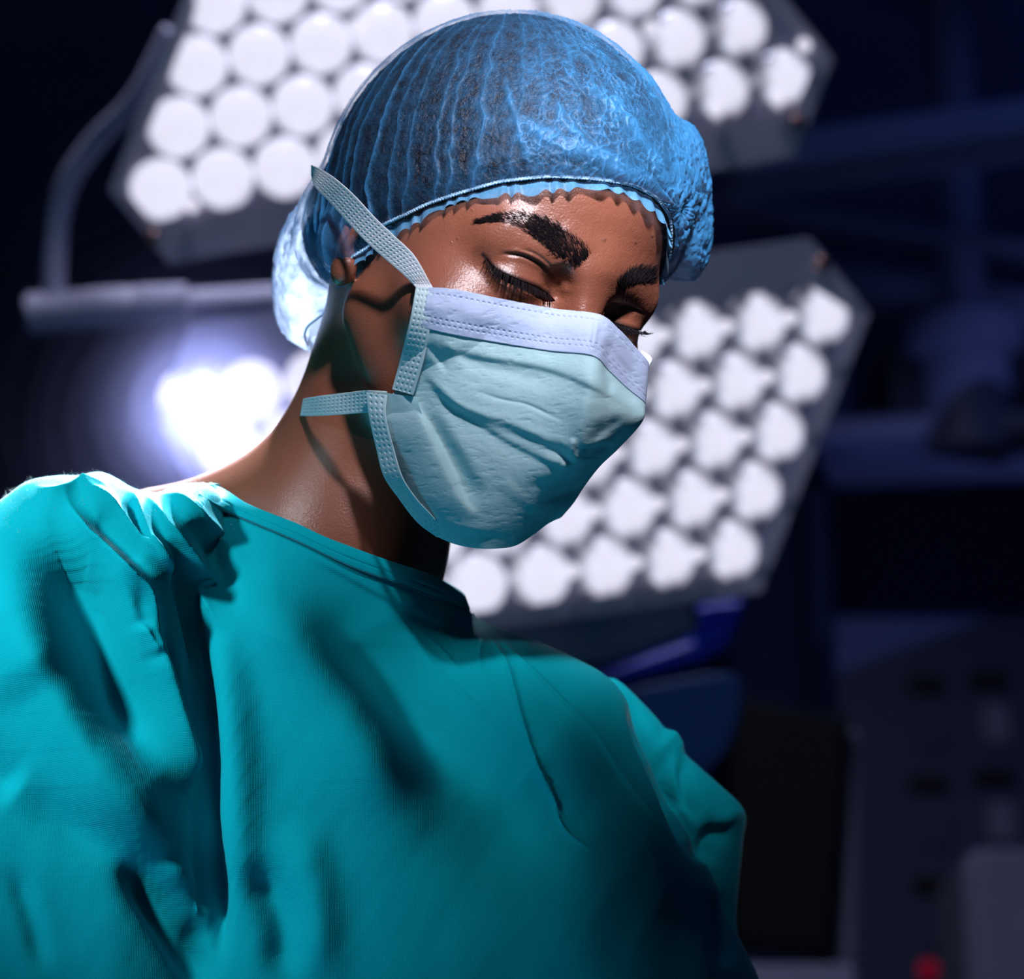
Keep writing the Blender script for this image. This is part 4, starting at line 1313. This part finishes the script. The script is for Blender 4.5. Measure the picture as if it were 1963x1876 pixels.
# collar band: follows the neck opening, back part turned behind the neck
def gown_depth(x, y):
    z = np.full(np.shape(x), 400.0); x = np.asarray(x, np.float32); y = np.asarray(y, np.float32)
    for _ in range(120):
        f = gown_fn(np.stack([x, y, z.astype(np.float32)], -1))
        z = z - np.clip(f, 0, 20) * 0.8
    return z
top = spline([(404, 928), (440, 946), (476, 967), (522, 986), (571, 1005), (620, 1028), (672, 1048), (745, 1075), (819, 1100), (852, 1117), (889, 1142)], 30)
bot = spline([(380, 950), (420, 972), (465, 992), (522, 1015), (580, 1040), (645, 1071), (705, 1096), (767, 1117), (815, 1136), (858, 1153), (899, 1169)], 30)
dt = gown_depth(top[:, 0], top[:, 1]); db = gown_depth(bot[:, 0], bot[:, 1])
def smooth1(a, n=25):
    k = np.hanning(n); k /= k.sum(); return np.convolve(np.r_[[a[0]] * (n // 2), a, [a[-1]] * (n // 2)], k, 'valid')
dt = np.clip(dt, -200, 300); db = np.clip(db, -200, 300)
dt = smooth1(dt, 41) + 4; db = smooth1(db, 41) + 4
nw = 26
w = np.linspace(0, 1, nw)
C = np.stack([top, bot], 0)
cx = top[:, None, 0] * (1 - w) + bot[:, None, 0] * w; cy = top[:, None, 1] * (1 - w) + bot[:, None, 1] * w
cz = dt[:, None] * (1 - w) + db[:, None] * w + 3.0 * np.sin(np.pi * w) - 2.5 * np.exp(-((w - 0.62) / 0.05) ** 2)
rk = 1.2 * np.sin(np.linspace(0, 1, len(top)) * 260)[:, None] * np.clip((np.linspace(0, 1, len(top)) - 0.9) * 10, 0, 1)[:, None]
front_strip = np.stack([cx, cy, cz + rk], -1)
# continue behind the neck
kback = 120
th_ = np.linspace(0, np.pi, kback + 2)[1:-1]
e0 = front_strip[-1]; e1 = front_strip[0]
back = e0[None] * (0.5 + 0.5 * np.cos(th_))[:, None, None] + e1[None] * (0.5 - 0.5 * np.cos(th_))[:, None, None]
back = back + np.stack([0 * th_, -20 * np.sin(th_), -330 * np.sin(th_)], -1)[:, None, :]
strip = np.concatenate([front_strip, back], 0)
collar = mesh_obj('collar', c2w(g2c(strip).reshape(-1, 3)), grid_faces(strip.shape[0], nw, True), M_GOWN, gown)
s_ = collar.modifiers.new('thickness', 'SOLIDIFY'); s_.thickness = 0.0016; s_.offset = 0
# stitched seam line just under the band
seam = bot[6:] + np.array([0.0, 2.0])
sv, sf = tube(g2c(np.column_stack([seam, db[6:] + 1.5])), 0.0005, 6)
M_SEAM = mat('gown seam thread', (0.0, 0.16, 0.21), 0.9)
mesh_obj('seam', c2w(sv), sf, M_SEAM, gown)

# lint standing up along the shoulder, caught by the back light
_cand = np.where((GX > -10) & (GX < 455) & (GY < 1150) & (gn[:, 1] < -0.35) & (gn[:, 2] > -0.3) & (gn[:, 2] < 0.75))[0]
_pk = RNG.choice(_cand, 1100)
_p0 = g2c(GV[_pk]); _nn = gn[_pk] * np.array([1, -1, 1])
_dir = _nn + RNG.normal(0, 0.6, _nn.shape); _dir /= np.linalg.norm(_dir, axis=1, keepdims=True)
_ln = RNG.exponential(0.0007, len(_pk))[:, None] + 0.0003
_v, _f = strands(_p0 - _nn * 0.0003, _p0 + _dir * _ln, RNG.normal(0, 0.00025, _p0.shape), np.full(len(_pk), 0.00006), 4, 3)
M_LINT = mat('lint', (0.75, 0.85, 0.9), 0.8)
tag(mesh_obj('lint', c2w(_v), _f, M_LINT, gown), kind='stuff')
# ------------------------------------------------------------------ solids for room and equipment (world metres)
class MB:
    def __init__(s): s.V = []; s.F = []; s.n = 0
    def add(s, V, F):
        V = np.asarray(V, float)
        s.V.append(V); s.F += [tuple(int(i) + s.n for i in f) for f in F]; s.n += len(V); return s
    def box(s, c, size, ax=None, bev=0.0):
        ax = np.eye(3) if ax is None else np.asarray(ax)
        hx, hy, hz = np.array(size) / 2
        if bev <= 0:
            V = [(x, y, z) for x in (-hx, hx) for y in (-hy, hy) for z in (-hz, hz)]
            F = [(0, 1, 3, 2), (4, 6, 7, 5), (0, 4, 5, 1), (2, 3, 7, 6), (0, 2, 6, 4), (1, 5, 7, 3)]
            return s.add(np.array(c) + np.array(V) @ ax, F)
        # rounded outline in local x/z, chamfered front and back
        k = 5; out = []
        for (sx, sz, a0) in ((1, 1, 0), (-1, 1, 90), (-1, -1, 180), (1, -1, 270)):
            for i in range(k + 1):
                a = math.radians(a0 + 90 * i / k)
                out.append((sx * (hx - bev) + bev * math.cos(a), sz * (hz - bev) + bev * math.sin(a)))
        rings = []
        for (y, g) in ((-hy, bev * 0.35), (-hy + bev * 0.35, 0), (hy - bev * 0.35, 0), (hy, bev * 0.35)):
            rings.append([(x * (1 - g / hx), y, z * (1 - g / hz)) for x, z in out])
        m = len(out); V = [p for r in rings for p in r]
        F = [(i * m + j, i * m + (j + 1) % m, (i + 1) * m + (j + 1) % m, (i + 1) * m + j) for i in range(3) for j in range(m)]
        F += [tuple(reversed(range(m)))[::-1], tuple(range(3 * m, 4 * m))[::-1]]
        return s.add(np.array(c) + np.array(V) @ ax, F)
    def tube(s, P, r, n=20, caps=True):
        V, F = tube(np.asarray(P, float), r, n)
        m = len(P)
        F = [tuple(f) for f in F]
        if caps: F += [tuple(range(n)), tuple(range((m - 1) * n, m * n))[::-1]]
        return s.add(V, F)
    def lathe(s, c, axis, prof_, n=32):
        axis = nrm(axis); a = nrm(np.cross(axis, [0.31, 0.17, 0.9])); b = np.cross(axis, a)
        an = np.linspace(0, 2 * np.pi, n, endpoint=False)
        V = np.array([np.array(c) + axis * h + r * (math.cos(t) * a + math.sin(t) * b) for r, h in prof_ for t in an])
        m = len(prof_)
        F = [(i * n + j, i * n + (j + 1) % n, (i + 1) * n + (j + 1) % n, (i + 1) * n + j) for i in range(m - 1) for j in range(n)]
        F += [tuple(range(n))[::-1], tuple(range((m - 1) * n, m * n))]
        return s.add(V, F)
    def prism(s, poly, h0, h1, fr, inset=0.0):
        """poly of (x,y) in frame fr = (origin, ex, ey, ez); from h0 to h1 along ez"""
        o, ex, ey, ez = fr
        m = len(poly); P = np.array(poly, float); c = P.mean(0)
        P2 = c + (P - c) * (1 - inset)
        V = [o + p[0] * ex + p[1] * ey + h0 * ez for p in P] + [o + p[0] * ex + p[1] * ey + h1 * ez for p in P2]
        F = [tuple(range(m))[::-1], tuple(range(m, 2 * m))] + [(j, (j + 1) % m, m + (j + 1) % m, m + j) for j in range(m)]
        return s.add(V, F)
    def build(s, name, m, parent=None, smooth=False, bevel=0.0):
        o = mesh_obj(name, np.concatenate(s.V), s.F, m, parent, smooth)
        me = o.data
        import bmesh
        bm = bmesh.new(); bm.from_mesh(me); bmesh.ops.recalc_face_normals(bm, faces=bm.faces); bm.to_mesh(me); bm.free()
        if smooth:
            me.set_sharp_from_angle(angle=math.radians(35))
        if bevel:
            bv = o.modifiers.new('bevel', 'BEVEL'); bv.width = bevel; bv.segments = 3; bv.limit_method = 'ANGLE'
        return o

# ------------------------------------------------------------------ room shell
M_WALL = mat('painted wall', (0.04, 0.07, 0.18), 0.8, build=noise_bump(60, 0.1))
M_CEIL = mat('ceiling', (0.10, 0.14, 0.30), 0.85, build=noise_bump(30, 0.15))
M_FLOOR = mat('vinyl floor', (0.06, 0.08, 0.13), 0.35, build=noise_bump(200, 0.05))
X0, X1, Y0, Y1, H = -2.6, 3.0, -2.6, 4.2, 3.0
def slab(name, lo_, hi_, m):
    lo_ = np.array(lo_, float); hi_ = np.array(hi_, float)
    o = MB().box((lo_ + hi_) / 2, hi_ - lo_).build(name, m)
    return tag(o, kind='structure')
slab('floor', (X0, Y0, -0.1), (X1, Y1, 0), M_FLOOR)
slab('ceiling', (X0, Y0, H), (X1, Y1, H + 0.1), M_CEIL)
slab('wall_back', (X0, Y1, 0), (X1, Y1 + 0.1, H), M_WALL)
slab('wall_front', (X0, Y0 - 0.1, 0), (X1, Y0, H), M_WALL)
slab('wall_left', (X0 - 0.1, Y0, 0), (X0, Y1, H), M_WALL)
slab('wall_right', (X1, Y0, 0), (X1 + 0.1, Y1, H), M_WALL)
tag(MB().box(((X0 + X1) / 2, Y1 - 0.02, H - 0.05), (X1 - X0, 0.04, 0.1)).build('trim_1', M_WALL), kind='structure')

# ------------------------------------------------------------------ surgical lamps
M_HOUSE = mat('lamp housing', (0.46, 0.44, 0.58), 0.5, 0.0, build=noise_bump(150, 0.05))
M_WELL = mat('lamp well', (0.09, 0.09, 0.14), 0.5)
M_SCREW = mat('screw', (0.28, 0.16, 0.16), 0.4, 0.8)
def bulb_build(nt, b):
    at = N(nt, 'ShaderNodeAttribute', attribute_name='glow')
    m = N(nt, 'ShaderNodeMath', operation='MULTIPLY'); m.inputs[1].default_value = 1.0
    nt.links.new(at.outputs['Fac'], m.inputs[0]); nt.links.new(m.outputs[0], b.inputs['Emission Strength'])
    b.inputs['Emission Color'].default_value = (0.80, 0.785, 0.935, 1)
M_BULB = mat('led lens', (0.25, 0.27, 0.36), 0.2, 0.3, build=bulb_build)
M_GLINT = mat('lens glint', (0.1, 0.1, 0.1), 0.3, emit=(0.82, 0.80, 0.95), estr=1.0)  # glowing dots that imitate glints between the lenses
LD = 2.30
KPX = LD / FPX
def lamp(label, outline, bulbs, well, screws, hints, base_px, shade):
    org = pw(base_px[0], base_px[1], LD)
    fr = (org, RGT, -UPV, -FWD)                       # x right, y down, z towards the theatre table
    loc = lambda x, y: ((x - base_px[0]) * KPX, (y - base_px[1]) * KPX)
    t = empty('surgical_lamp', org + FWD * 0.06, label, 'surgical lamp', 'surgical lamp heads')
    P = [loc(*p) for p in outline]
    # housing: back shell, front rim as a ring around the well
    h = MB()
    h.prism(P, -0.010, -0.060, fr, 0.10)
    W = [loc(*p) for p in well]
    m = len(P)
    # ring between outline and well
    o_, ex, ey, ez = fr
    f = lambda q, z: o_ + q[0] * ex + q[1] * ey + z * ez
    ring = [f(q, -0.010) for q in P] + [f(q, 0.0) for q in [np.array(p) * 0.994 + 0.006 * np.array(P).mean(0) for p in P]] + [f(q, 0.0) for q in W] + [f(q, -0.030) for q in W]
    F = []
    for k in range(3):
        F += [(k * m + j, k * m + (j + 1) % m, (k + 1) * m + (j + 1) % m, (k + 1) * m + j) for j in range(m)]
    h.add(ring, F)
    h.build('housing', M_HOUSE, t, True)
    b = MB(); b.prism(W, -0.030, -0.034, fr); b.build('well_plate', M_WELL, t)
    for (sx, sy) in screws:
        x, y = loc(sx, sy)
        c = org + x * RGT - y * UPV
        s = MB(); s.lathe(c, -FWD, [(0.0001, -0.001), (0.0065, -0.001), (0.0065, 0.0015), (0.005, 0.0028), (0.0001, 0.0028)], 20)
        s.build('screw', M_SCREW, t, True)
    # one lens, copied
    rb = 0.0270
    c0 = org
    prof_ = [(rb * math.sin(a), rb * math.cos(a)) for a in np.linspace(0.001, math.pi * 0.62, 22)]
    nseg = 48
    an = np.linspace(0, 2 * np.pi, nseg, endpoint=False)
    vv = []; gl = []
    for r, hh in prof_:
        for a in an:
            x, y = r * math.cos(a), r * math.sin(a)
            vv.append((x, y, hh * 0.55)); gl.append((x / rb, y / rb))
    vv = np.array(vv); gl = np.array(gl)
    def glow_for(var):
        gx, gy = gl[:, 0], gl[:, 1]
        dx, dy, rr, soft_, floor_ = var
        d = np.hypot(gx - dx, gy - dy)
        g = 1 / (1 + np.exp((d - rr) / soft_))
        for (qx, qy, qr) in ((0.10, -0.62, 0.33), (0.55, 0.05, 0.30), (-0.15, 0.55, 0.25)):
            g = np.maximum(g, 1 / (1 + np.exp((np.hypot(gx - qx, gy - qy) - qr) / 0.03)))
        wob_ = 0.30 * np.sin(gx * 9 + 2) * np.sin(gy * 8 + 1)
        return np.clip(floor_ + (1 - floor_) * g + wob_ * (1 - g), 0.03, 1.0)
    m_ = len(prof_)
    Fb = np.array([(i * nseg + j, i * nseg + (j + 1) % nseg, (i + 1) * nseg + (j + 1) % nseg, (i + 1) * nseg + j) for i in range(m_ - 1) for j in range(nseg)])
    protos = {}
    for k, (bx, by) in enumerate(bulbs):
        x, y = loc(bx, by)
        s_ = shade(bx, by)
        key = round(s_ * 4)
        if key not in protos:
            v = key / 4.0
            var = (0.04 + 0.20 * v, -0.02 + 0.05 * v, 0.97 - 0.27 * v, 0.05 + 0.02 * v, 0.52 - 0.38 * v)
            Vw = org + vv[:, 0:1] * RGT - vv[:, 1:2] * UPV - vv[:, 2:3] * FWD
            o = mesh_obj('led_lens', Vw, Fb, M_BULB, t, True, attrs={'glow': glow_for(var)})
            protos[key] = o; first = True
        else:
            o = protos[key].copy(); COL.objects.link(o); o.parent = t; first = False
        off = x * RGT - y * UPV + FWD * 0.012
        o.location = tuple(off)
    for (gx_, gy_) in hints:
        x, y = loc(gx_, gy_)
        c = org + x * RGT - y * UPV - FWD * 0.006
        s = MB(); s.lathe(c, -FWD, [(0.0001, -0.004), (0.006, -0.002), (0.005, 0.002), (0.0001, 0.004)], 16)
        s.build('lens_glint', M_GLINT, t, True)
    return t, org, loc
ub = []
for i, n in enumerate((11, 10, 9, 8, 7)):
    for k in range(n): ub.append((305 + 35 * i + 119.2 * k, 360 - 119 * i - 21.2 * k))
up_out = [(205, 365), (322, 506), (1530, 300), (1602, 112), (1490, -30), (1290, -345), (430, -250), (345, 5)]
up_well = [(238, 362), (292, 428), (1520, 215), (1562, 120), (1465, -20), (1270, -305), (455, -215), (378, 10)]
lamp_up, org_up, _ = lamp('large angular surgical lamp head behind and above the hair cap, its lenses lit', up_out, ub, up_well,
     [(292, 455), (1530, 234)], [(1245, 55), (1490, 190), (1371, 212), (1540, 88), (680, 50), (370, 395)], (900, 160), lambda x, y: np.clip((x - 900) / 500, 0, 1))
lb = []
for i, n in enumerate((11, 10, 9, 8, 7)):
    for k in range(n):
        x, y = 1570 - 43.5 * i - 121 * k, 603 + 113 * i + 16 * k
        lb.append((x, y))
lo_out = [(1555, 453), (1672, 600), (1462, 1136), (1180, 1175), (560, 1262), (430, 1080), (300, 800), (360, 618)]
lo_well = [(1540, 540), (1640, 600), (1440, 1105), (1180, 1140), (590, 1215), (465, 1060), (335, 790), (385, 700)]
gl_ = []
for i in range(5):
    for k in range(3):
        gl_.append((1512 - 43.5 * i - 121 * k, 610 + 113 * i + 16 * k))
lamp_lo, org_lo, _ = lamp('angular surgical lamp head behind the mask and neck, beside the cheek, its lenses lit', lo_out, lb, lo_well,
     [(1576, 506)], gl_, (1000, 860), lambda x, y: np.clip((x - 700) / 600, 0, 1))
M_ARM = mat('lamp arm', (0.46, 0.46, 0.66), 0.45, 0.0)
# yoke of the upper lamp, on the left, with its hinge barrel, and its mast to the ceiling
yk = MB(); yk.tube(pw(*np.array(spline([(330, 60, 2.38), (262, 190, 2.40), (185, 270, 2.44), (130, 350, 2.46), (108, 450, 2.47), (102, 590, 2.47)], 8)).T), 0.0105, 18)
yk.build('yoke', M_ARM, lamp_up, True)
br = MB(); br.tube(pw(*np.array([(52, 602, 2.47), (58, 601, 2.47), (240, 588, 2.47), (262, 586, 2.47), (268, 586, 2.47), (360, 580, 2.47)]).T), [0.016, 0.019, 0.019, 0.017, 0.019, 0.018], 24)
br.build('hinge_barrel', M_ARM, lamp_up, True)
br = MB(); br.tube(pw(*np.array([(350, 582, 2.5), (700, 560, 2.6), (1000, 540, 2.75)]).T), 0.013, 18); br.build('arm', M_ARM, lamp_up, True)
c1 = pw(1000, 540, 2.75); mast = MB(); mast.tube(np.array([c1 - [0, 0, 0.05], c1 + [0, 0, 0.3], [c1[0], c1[1], H]]), 0.03, 24); mast.build('mast', M_ARM, lamp_up, True)
c2 = pw(1100, 900, 2.40)
br = MB(); br.tube(np.array([c2, c2 + FWD * 0.25, pw(1000, 900, 2.80), [c1[0], pw(1000, 900, 2.80)[1] + 0.1, H]]), 0.018, 20); br.build('arm', M_ARM, lamp_lo, True)

# ------------------------------------------------------------------ far equipment
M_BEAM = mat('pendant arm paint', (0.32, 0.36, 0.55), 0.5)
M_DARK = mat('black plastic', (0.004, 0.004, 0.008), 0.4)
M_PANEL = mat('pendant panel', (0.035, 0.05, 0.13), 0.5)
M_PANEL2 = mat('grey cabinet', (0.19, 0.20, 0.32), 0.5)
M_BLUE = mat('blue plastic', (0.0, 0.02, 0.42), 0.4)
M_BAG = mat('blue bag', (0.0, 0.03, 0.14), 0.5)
M_RED = mat('red indicator', (0.1, 0.0, 0.0), 0.4, emit=(0.12, 0.0, 0.008), estr=1.0)
def arm_between(name, a, b, w, h, m, parent=None, label=None, cat=None, group=None):
    a = np.array(a); b = np.array(b); L_ = np.linalg.norm(b - a); ex = (b - a) / L_
    ez = np.cross(ex, nrm(np.cross([0, 0, 1.0], ex))); ez = nrm(ez); ey = np.cross(ez, ex)
    o = MB().box((a + b) / 2, (L_, w, h), np.stack([ex, ey, ez])).build(name, m, parent, False, 0.01)
    return tag(o, label, cat, group)
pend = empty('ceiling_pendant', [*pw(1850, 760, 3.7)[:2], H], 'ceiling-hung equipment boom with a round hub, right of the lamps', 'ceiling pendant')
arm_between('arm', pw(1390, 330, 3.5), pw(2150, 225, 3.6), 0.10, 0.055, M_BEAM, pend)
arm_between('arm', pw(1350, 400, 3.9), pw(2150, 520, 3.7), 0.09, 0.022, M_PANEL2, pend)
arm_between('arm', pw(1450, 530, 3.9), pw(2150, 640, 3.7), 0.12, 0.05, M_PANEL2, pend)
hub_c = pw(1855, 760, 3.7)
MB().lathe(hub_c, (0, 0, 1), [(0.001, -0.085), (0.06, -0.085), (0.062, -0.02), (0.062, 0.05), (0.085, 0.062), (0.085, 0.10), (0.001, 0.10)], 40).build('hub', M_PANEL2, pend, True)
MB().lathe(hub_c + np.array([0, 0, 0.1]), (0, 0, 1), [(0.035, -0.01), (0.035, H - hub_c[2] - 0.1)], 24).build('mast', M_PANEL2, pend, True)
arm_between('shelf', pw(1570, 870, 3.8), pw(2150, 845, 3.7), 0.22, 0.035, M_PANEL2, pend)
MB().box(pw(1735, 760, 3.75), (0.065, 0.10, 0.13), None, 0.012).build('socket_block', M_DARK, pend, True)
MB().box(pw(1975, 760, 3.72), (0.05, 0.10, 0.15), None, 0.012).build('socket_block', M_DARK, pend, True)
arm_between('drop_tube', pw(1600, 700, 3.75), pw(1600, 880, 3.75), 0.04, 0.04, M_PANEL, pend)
# service column with sockets at the right edge
col_ = empty('service_column', [*pw(1830, 1500, 3.75)[:2], 0], 'dark blue service column with black oval sockets, right of the surgeon', 'equipment column')
z0c = pw(1830, 1150, 3.75)[2]
cx_, cy_ = pw(1830, 1500, 3.75)[:2]
MB().box((cx_ + 0.02, cy_ + 0.10, (z0c + 0.1) / 2), (0.36, 0.20, z0c - 0.1), None, 0.01).build('cabinet', M_PANEL, col_, True)
MB().box((cx_ + 0.02, cy_ + 0.10, 0.05), (0.42, 0.26, 0.10), None, 0.01).build('base', M_DARK, col_, True)
def on_front(px, py, yplane):
    """where the photo ray meets the vertical plane y = yplane"""
    r = pw(px, py, 1.0) - CAM
    return CAM + r * (yplane - CAM[1]) / r[1]
yf = cy_ 
for (sx, sy, w_) in ((1775, 1312, 70), (1895, 1302, 74), (1780, 1502, 72), (1905, 1490, 76), (1785, 1696, 66)):
    c = on_front(sx, sy, yf - 0.002)
    o = MB(); o.box(c, (0.056 * w_ / 72, 0.016, 0.024), None, 0.010)
    so = o.build('socket', M_DARK, col_, True)
    p = on_front(sx + 15, sy + 85, yf - 0.003)
    MB().box(p, (0.040, 0.008, 0.055), None, 0.004).build('label_plate', M_PANEL2 if sx > 1800 else M_PANEL, col_, True)
cr_ = on_front(1780, 1858, yf - 0.006)
MB().lathe(cr_, (0, -1, 0), [(0.0001, -0.008), (0.0128, -0.008), (0.0128, 0.002), (0.0095, 0.006), (0.0001, 0.007)], 28).build('indicator_light', M_RED, col_, True)
# pale device in front of the column, bottom right corner
dev = empty('monitor_trolley', [pw(1960, 1800, 3.3)[0], pw(1960, 1800, 3.3)[1] + 0.08, 0.0], 'grey-blue boxy machine at the edge beside the red indicator light', 'medical machine')
dz = pw(1960, 1612, 3.3)[2]; dx, dy = pw(1960, 1800, 3.3)[:2]
x_left = pw(1855, 1750, 3.3)[0]
MB().box((x_left + 0.17, dy + 0.12, dz - 0.25), (0.34, 0.24, 0.50), None, 0.03).build('case', M_PANEL2, dev, True)
MB().box((x_left + 0.19, dy - 0.004, dz - 0.28), (0.26, 0.02, 0.38), None, 0.012).build('front_panel', M_PANEL2, dev, True)
MB().box((x_left + 0.17, dy + 0.12, (dz - 0.5) / 2 + 0.02), (0.10, 0.08, dz - 0.5), None, 0.01).build('post', M_DARK, dev, True)
MB().box((x_left + 0.17, dy + 0.12, 0.03), (0.4, 0.4, 0.05), None, 0.02).build('base', M_DARK, dev, True)
# black screen on a stand
def quad_panel(name, pts, d, th, m, parent, bev=0.006):
    P4 = [pw(x, y, d) for x, y in pts]; c = np.mean(P4, 0)
    ex = nrm(P4[1] - P4[0]); ez_ = nrm(P4[3] - P4[0]); n_ = nrm(np.cross(ex, ez_))
    if n_ @ FWD < 0: n_ = -n_
    V = P4 + [p + n_ * th for p in P4]
    F = [(0, 1, 2, 3), (7, 6, 5, 4), (0, 4, 5, 1), (1, 5, 6, 2), (2, 6, 7, 3), (3, 7, 4, 0)]
    return MB().add(V, F).build(name, m, parent, False, bev)
scr = empty('display_screen', [*(pw(1500, 1600, 3.15)[:2] + np.array([0, 0.1])), 0.0], 'large black display screen seen past the far sleeve', 'display screen')
quad_panel('frame', [(1392, 1330), (1632, 1380), (1598, 1842), (1405, 1822)], 3.15, 0.03, M_DARK, scr)
quad_panel('glass', [(1402, 1345), (1618, 1392), (1586, 1826), (1412, 1806)], 3.143, 0.006, mat('dark glass', (0.002, 0.002, 0.006), 0.6), scr, 0.002)
quad_panel('side_rail', [(1630, 1395), (1648, 1400), (1640, 1900), (1600, 1900)], 3.17, 0.03, M_PANEL2, scr)
pb = pw(1500, 1840, 3.18)
MB().box((pb[0], pb[1] + 0.05, pb[2] / 2), (0.06, 0.05, pb[2]), None, 0.01).build('stand', M_DARK, scr, True)
MB().box((pb[0], pb[1] + 0.05, 0.03), (0.10, 0.10, 0.05), None, 0.01).build('base', M_DARK, scr, True)
# shelf unit under the screen
tr = empty('trolley', [*pw(1500, 1880, 3.0)[:2], 0.0], 'pale trolley top below the black display screen', 'trolley')
tz_ = pw(1500, 1846, 3.0)[2]; tx_, ty_ = pw(1520, 1880, 3.0)[:2]
MB().box((tx_, ty_ + 0.03, tz_ - 0.05), (0.14, 0.06, 0.10), None, 0.01).build('top', M_PANEL2, tr, True)
MB().box((tx_, ty_ + 0.03, (tz_ - 0.1) / 2), (0.12, 0.05, tz_ - 0.1), None, 0.01).build('body', M_PANEL, tr, True)
# tall pale wall cabinet behind the lower lamp
cab = empty('wall_cabinet', [*on_front(1500, 1200, 4.0)[:2], 0.0], 'tall dim cabinet with a pale edge strip behind the lower lamp', 'cabinet')
p0, p1 = on_front(1400, 1350, 3.95), on_front(1535, 1150, 3.95)
MB().box(((p0[0] + p1[0]) / 2, 4.05, 1.4), (p1[0] - p0[0], 0.2, 2.8), None, 0.01).build('body', M_PANEL2, cab, True)
q0, q1 = on_front(1562, 1300, 3.93), on_front(1602, 1300, 3.93)
MB().box(((q0[0] + q1[0]) / 2, 4.04, 1.25), (q1[0] - q0[0], 0.16, on_front(1575, 930, 3.95)[2] * 2 - 2.5), None, 0.01).build('edge_strip', M_BEAM, cab, True)
# blue plastic bow and hanging blue bag below the lower lamp
bl = empty('blue_light_handle', pw(1300, 1240, 2.5), 'dark blue plastic bow under the lower lamp', 'lamp handle')
_bp = [(1040, 1335), (1150, 1292), (1325, 1228), (1337, 1160), (1432, 1148), (1420, 1200), (1398, 1246), (1345, 1275), (1200, 1312), (1080, 1350)]
MB().prism([((x - 1300) * 2.5 / FPX, (y - 1240) * 2.5 / FPX) for x, y in _bp], -0.04, 0.0, (pw(1300, 1240, 2.5), RGT, -UPV, -FWD), 0.0).build('bow', M_BLUE, bl, False, 0.01)
_cp = [(880, 1195), (1335, 1130), (1345, 1215), (1150, 1275), (900, 1320)]
MB().prism([((x - 1000) * 2.42 / FPX, (y - 860) * 2.42 / FPX) for x, y in _cp], -0.04, 0.0, (pw(1000, 860, 2.42), RGT, -UPV, -FWD), 0.0).build('rear_housing', M_PANEL2, lamp_lo, False, 0.01)
bgc = spline([(1180, 1330), (1260, 1308), (1400, 1290), (1425, 1350), (1395, 1440), (1330, 1500), (1250, 1480)], 6)
bag = MB(); bag.prism([((x - 1300) * 2.7 / FPX, (y - 1390) * 2.7 / FPX) for x, y in bgc], 0.0, 0.03, (pw(1300, 1390, 2.7), RGT, -UPV, FWD), 0.15)
pp_ = pw(1300, 1290, 2.72)
bst = empty('bag_stand', (pp_[0], pp_[1], 0.0), 'dim blue bag on a thin pole between the blue bow and the black screen', 'bag stand')
bag.build('bag', M_BAG, bst, False, 0.008)
arm_between('pole', pp_, [pp_[0], pp_[1], 0.0], 0.014, 0.014, M_DARK, bst)

l4 = area_light('room_fill_light', (0.8, 2.4, 2.2), (0.5, 3.2, 3.0), 1.0, 0.5, (0.25, 0.35, 1.0))  # added fill lamp near the boom, brightens its shelf
# added area lamps as dim fill for the room
l = area_light('room_fill_light', (1.2, 1.4, 2.95), (1.2, 1.6, 0), 1.6, 1.15, (0.13, 0.26, 1.0))
l2 = area_light('room_fill_light', (-0.6, -1.2, 2.95), (-0.2, 1.0, 1.8), 1.4, 2.2, (0.5, 0.6, 1.0))  # added bluish fill from the front
l3 = area_light('room_fill_light', (-0.1, 0.55, 2.95), (0.0, 1.1, 1.95), 0.4, 4.2, (0.85, 0.85, 1.0), None, 90)  # added lamp aimed at the lamp housings to brighten them
# scattering shells added to imitate lens glare round the low lamp
hz = bpy.data.materials.new('glare'); hz.use_nodes = True
_nt = hz.node_tree
for n_ in list(_nt.nodes): _nt.nodes.remove(n_)
glare = empty('glare', pw(388, 786, 2.14))
vv_, ff_, _ = uv_sphere(np.zeros(3), 1.0, np.array([0, 0, 1.0]), 72, 48)
def glare_shell(rad, dens):
    m = bpy.data.materials.new('glare'); m.use_nodes = True
    t = m.node_tree
    for n_ in list(t.nodes): t.nodes.remove(n_)
    _o = N(t, 'ShaderNodeOutputMaterial'); _v = N(t, 'ShaderNodeVolumeScatter', Density=dens, Anisotropy=0.0)
    _v.inputs['Color'].default_value = (0.45, 0.52, 1.0, 1)
    t.links.new(_v.outputs[0], _o.inputs['Volume'])
    c_ = np.array(glare.location)
    lump = 1 + 0.14 * fbm(vv_ * 0.8 + rad * 60, 1)[:, None]
    mesh_obj('glare_layer', c_ + vv_ * lump * np.array([rad, min(rad, 0.085), rad]), ff_, m, glare)
for rad, dens in [(0.31 * 0.875 ** i, 0.0013 * 1.19 ** i) for i in range(14)]:
    glare_shell(rad, dens)
tag(glare, 'faint bluish shells added round the lowest lit lens, imitating its glare', 'glare', kind='stuff')
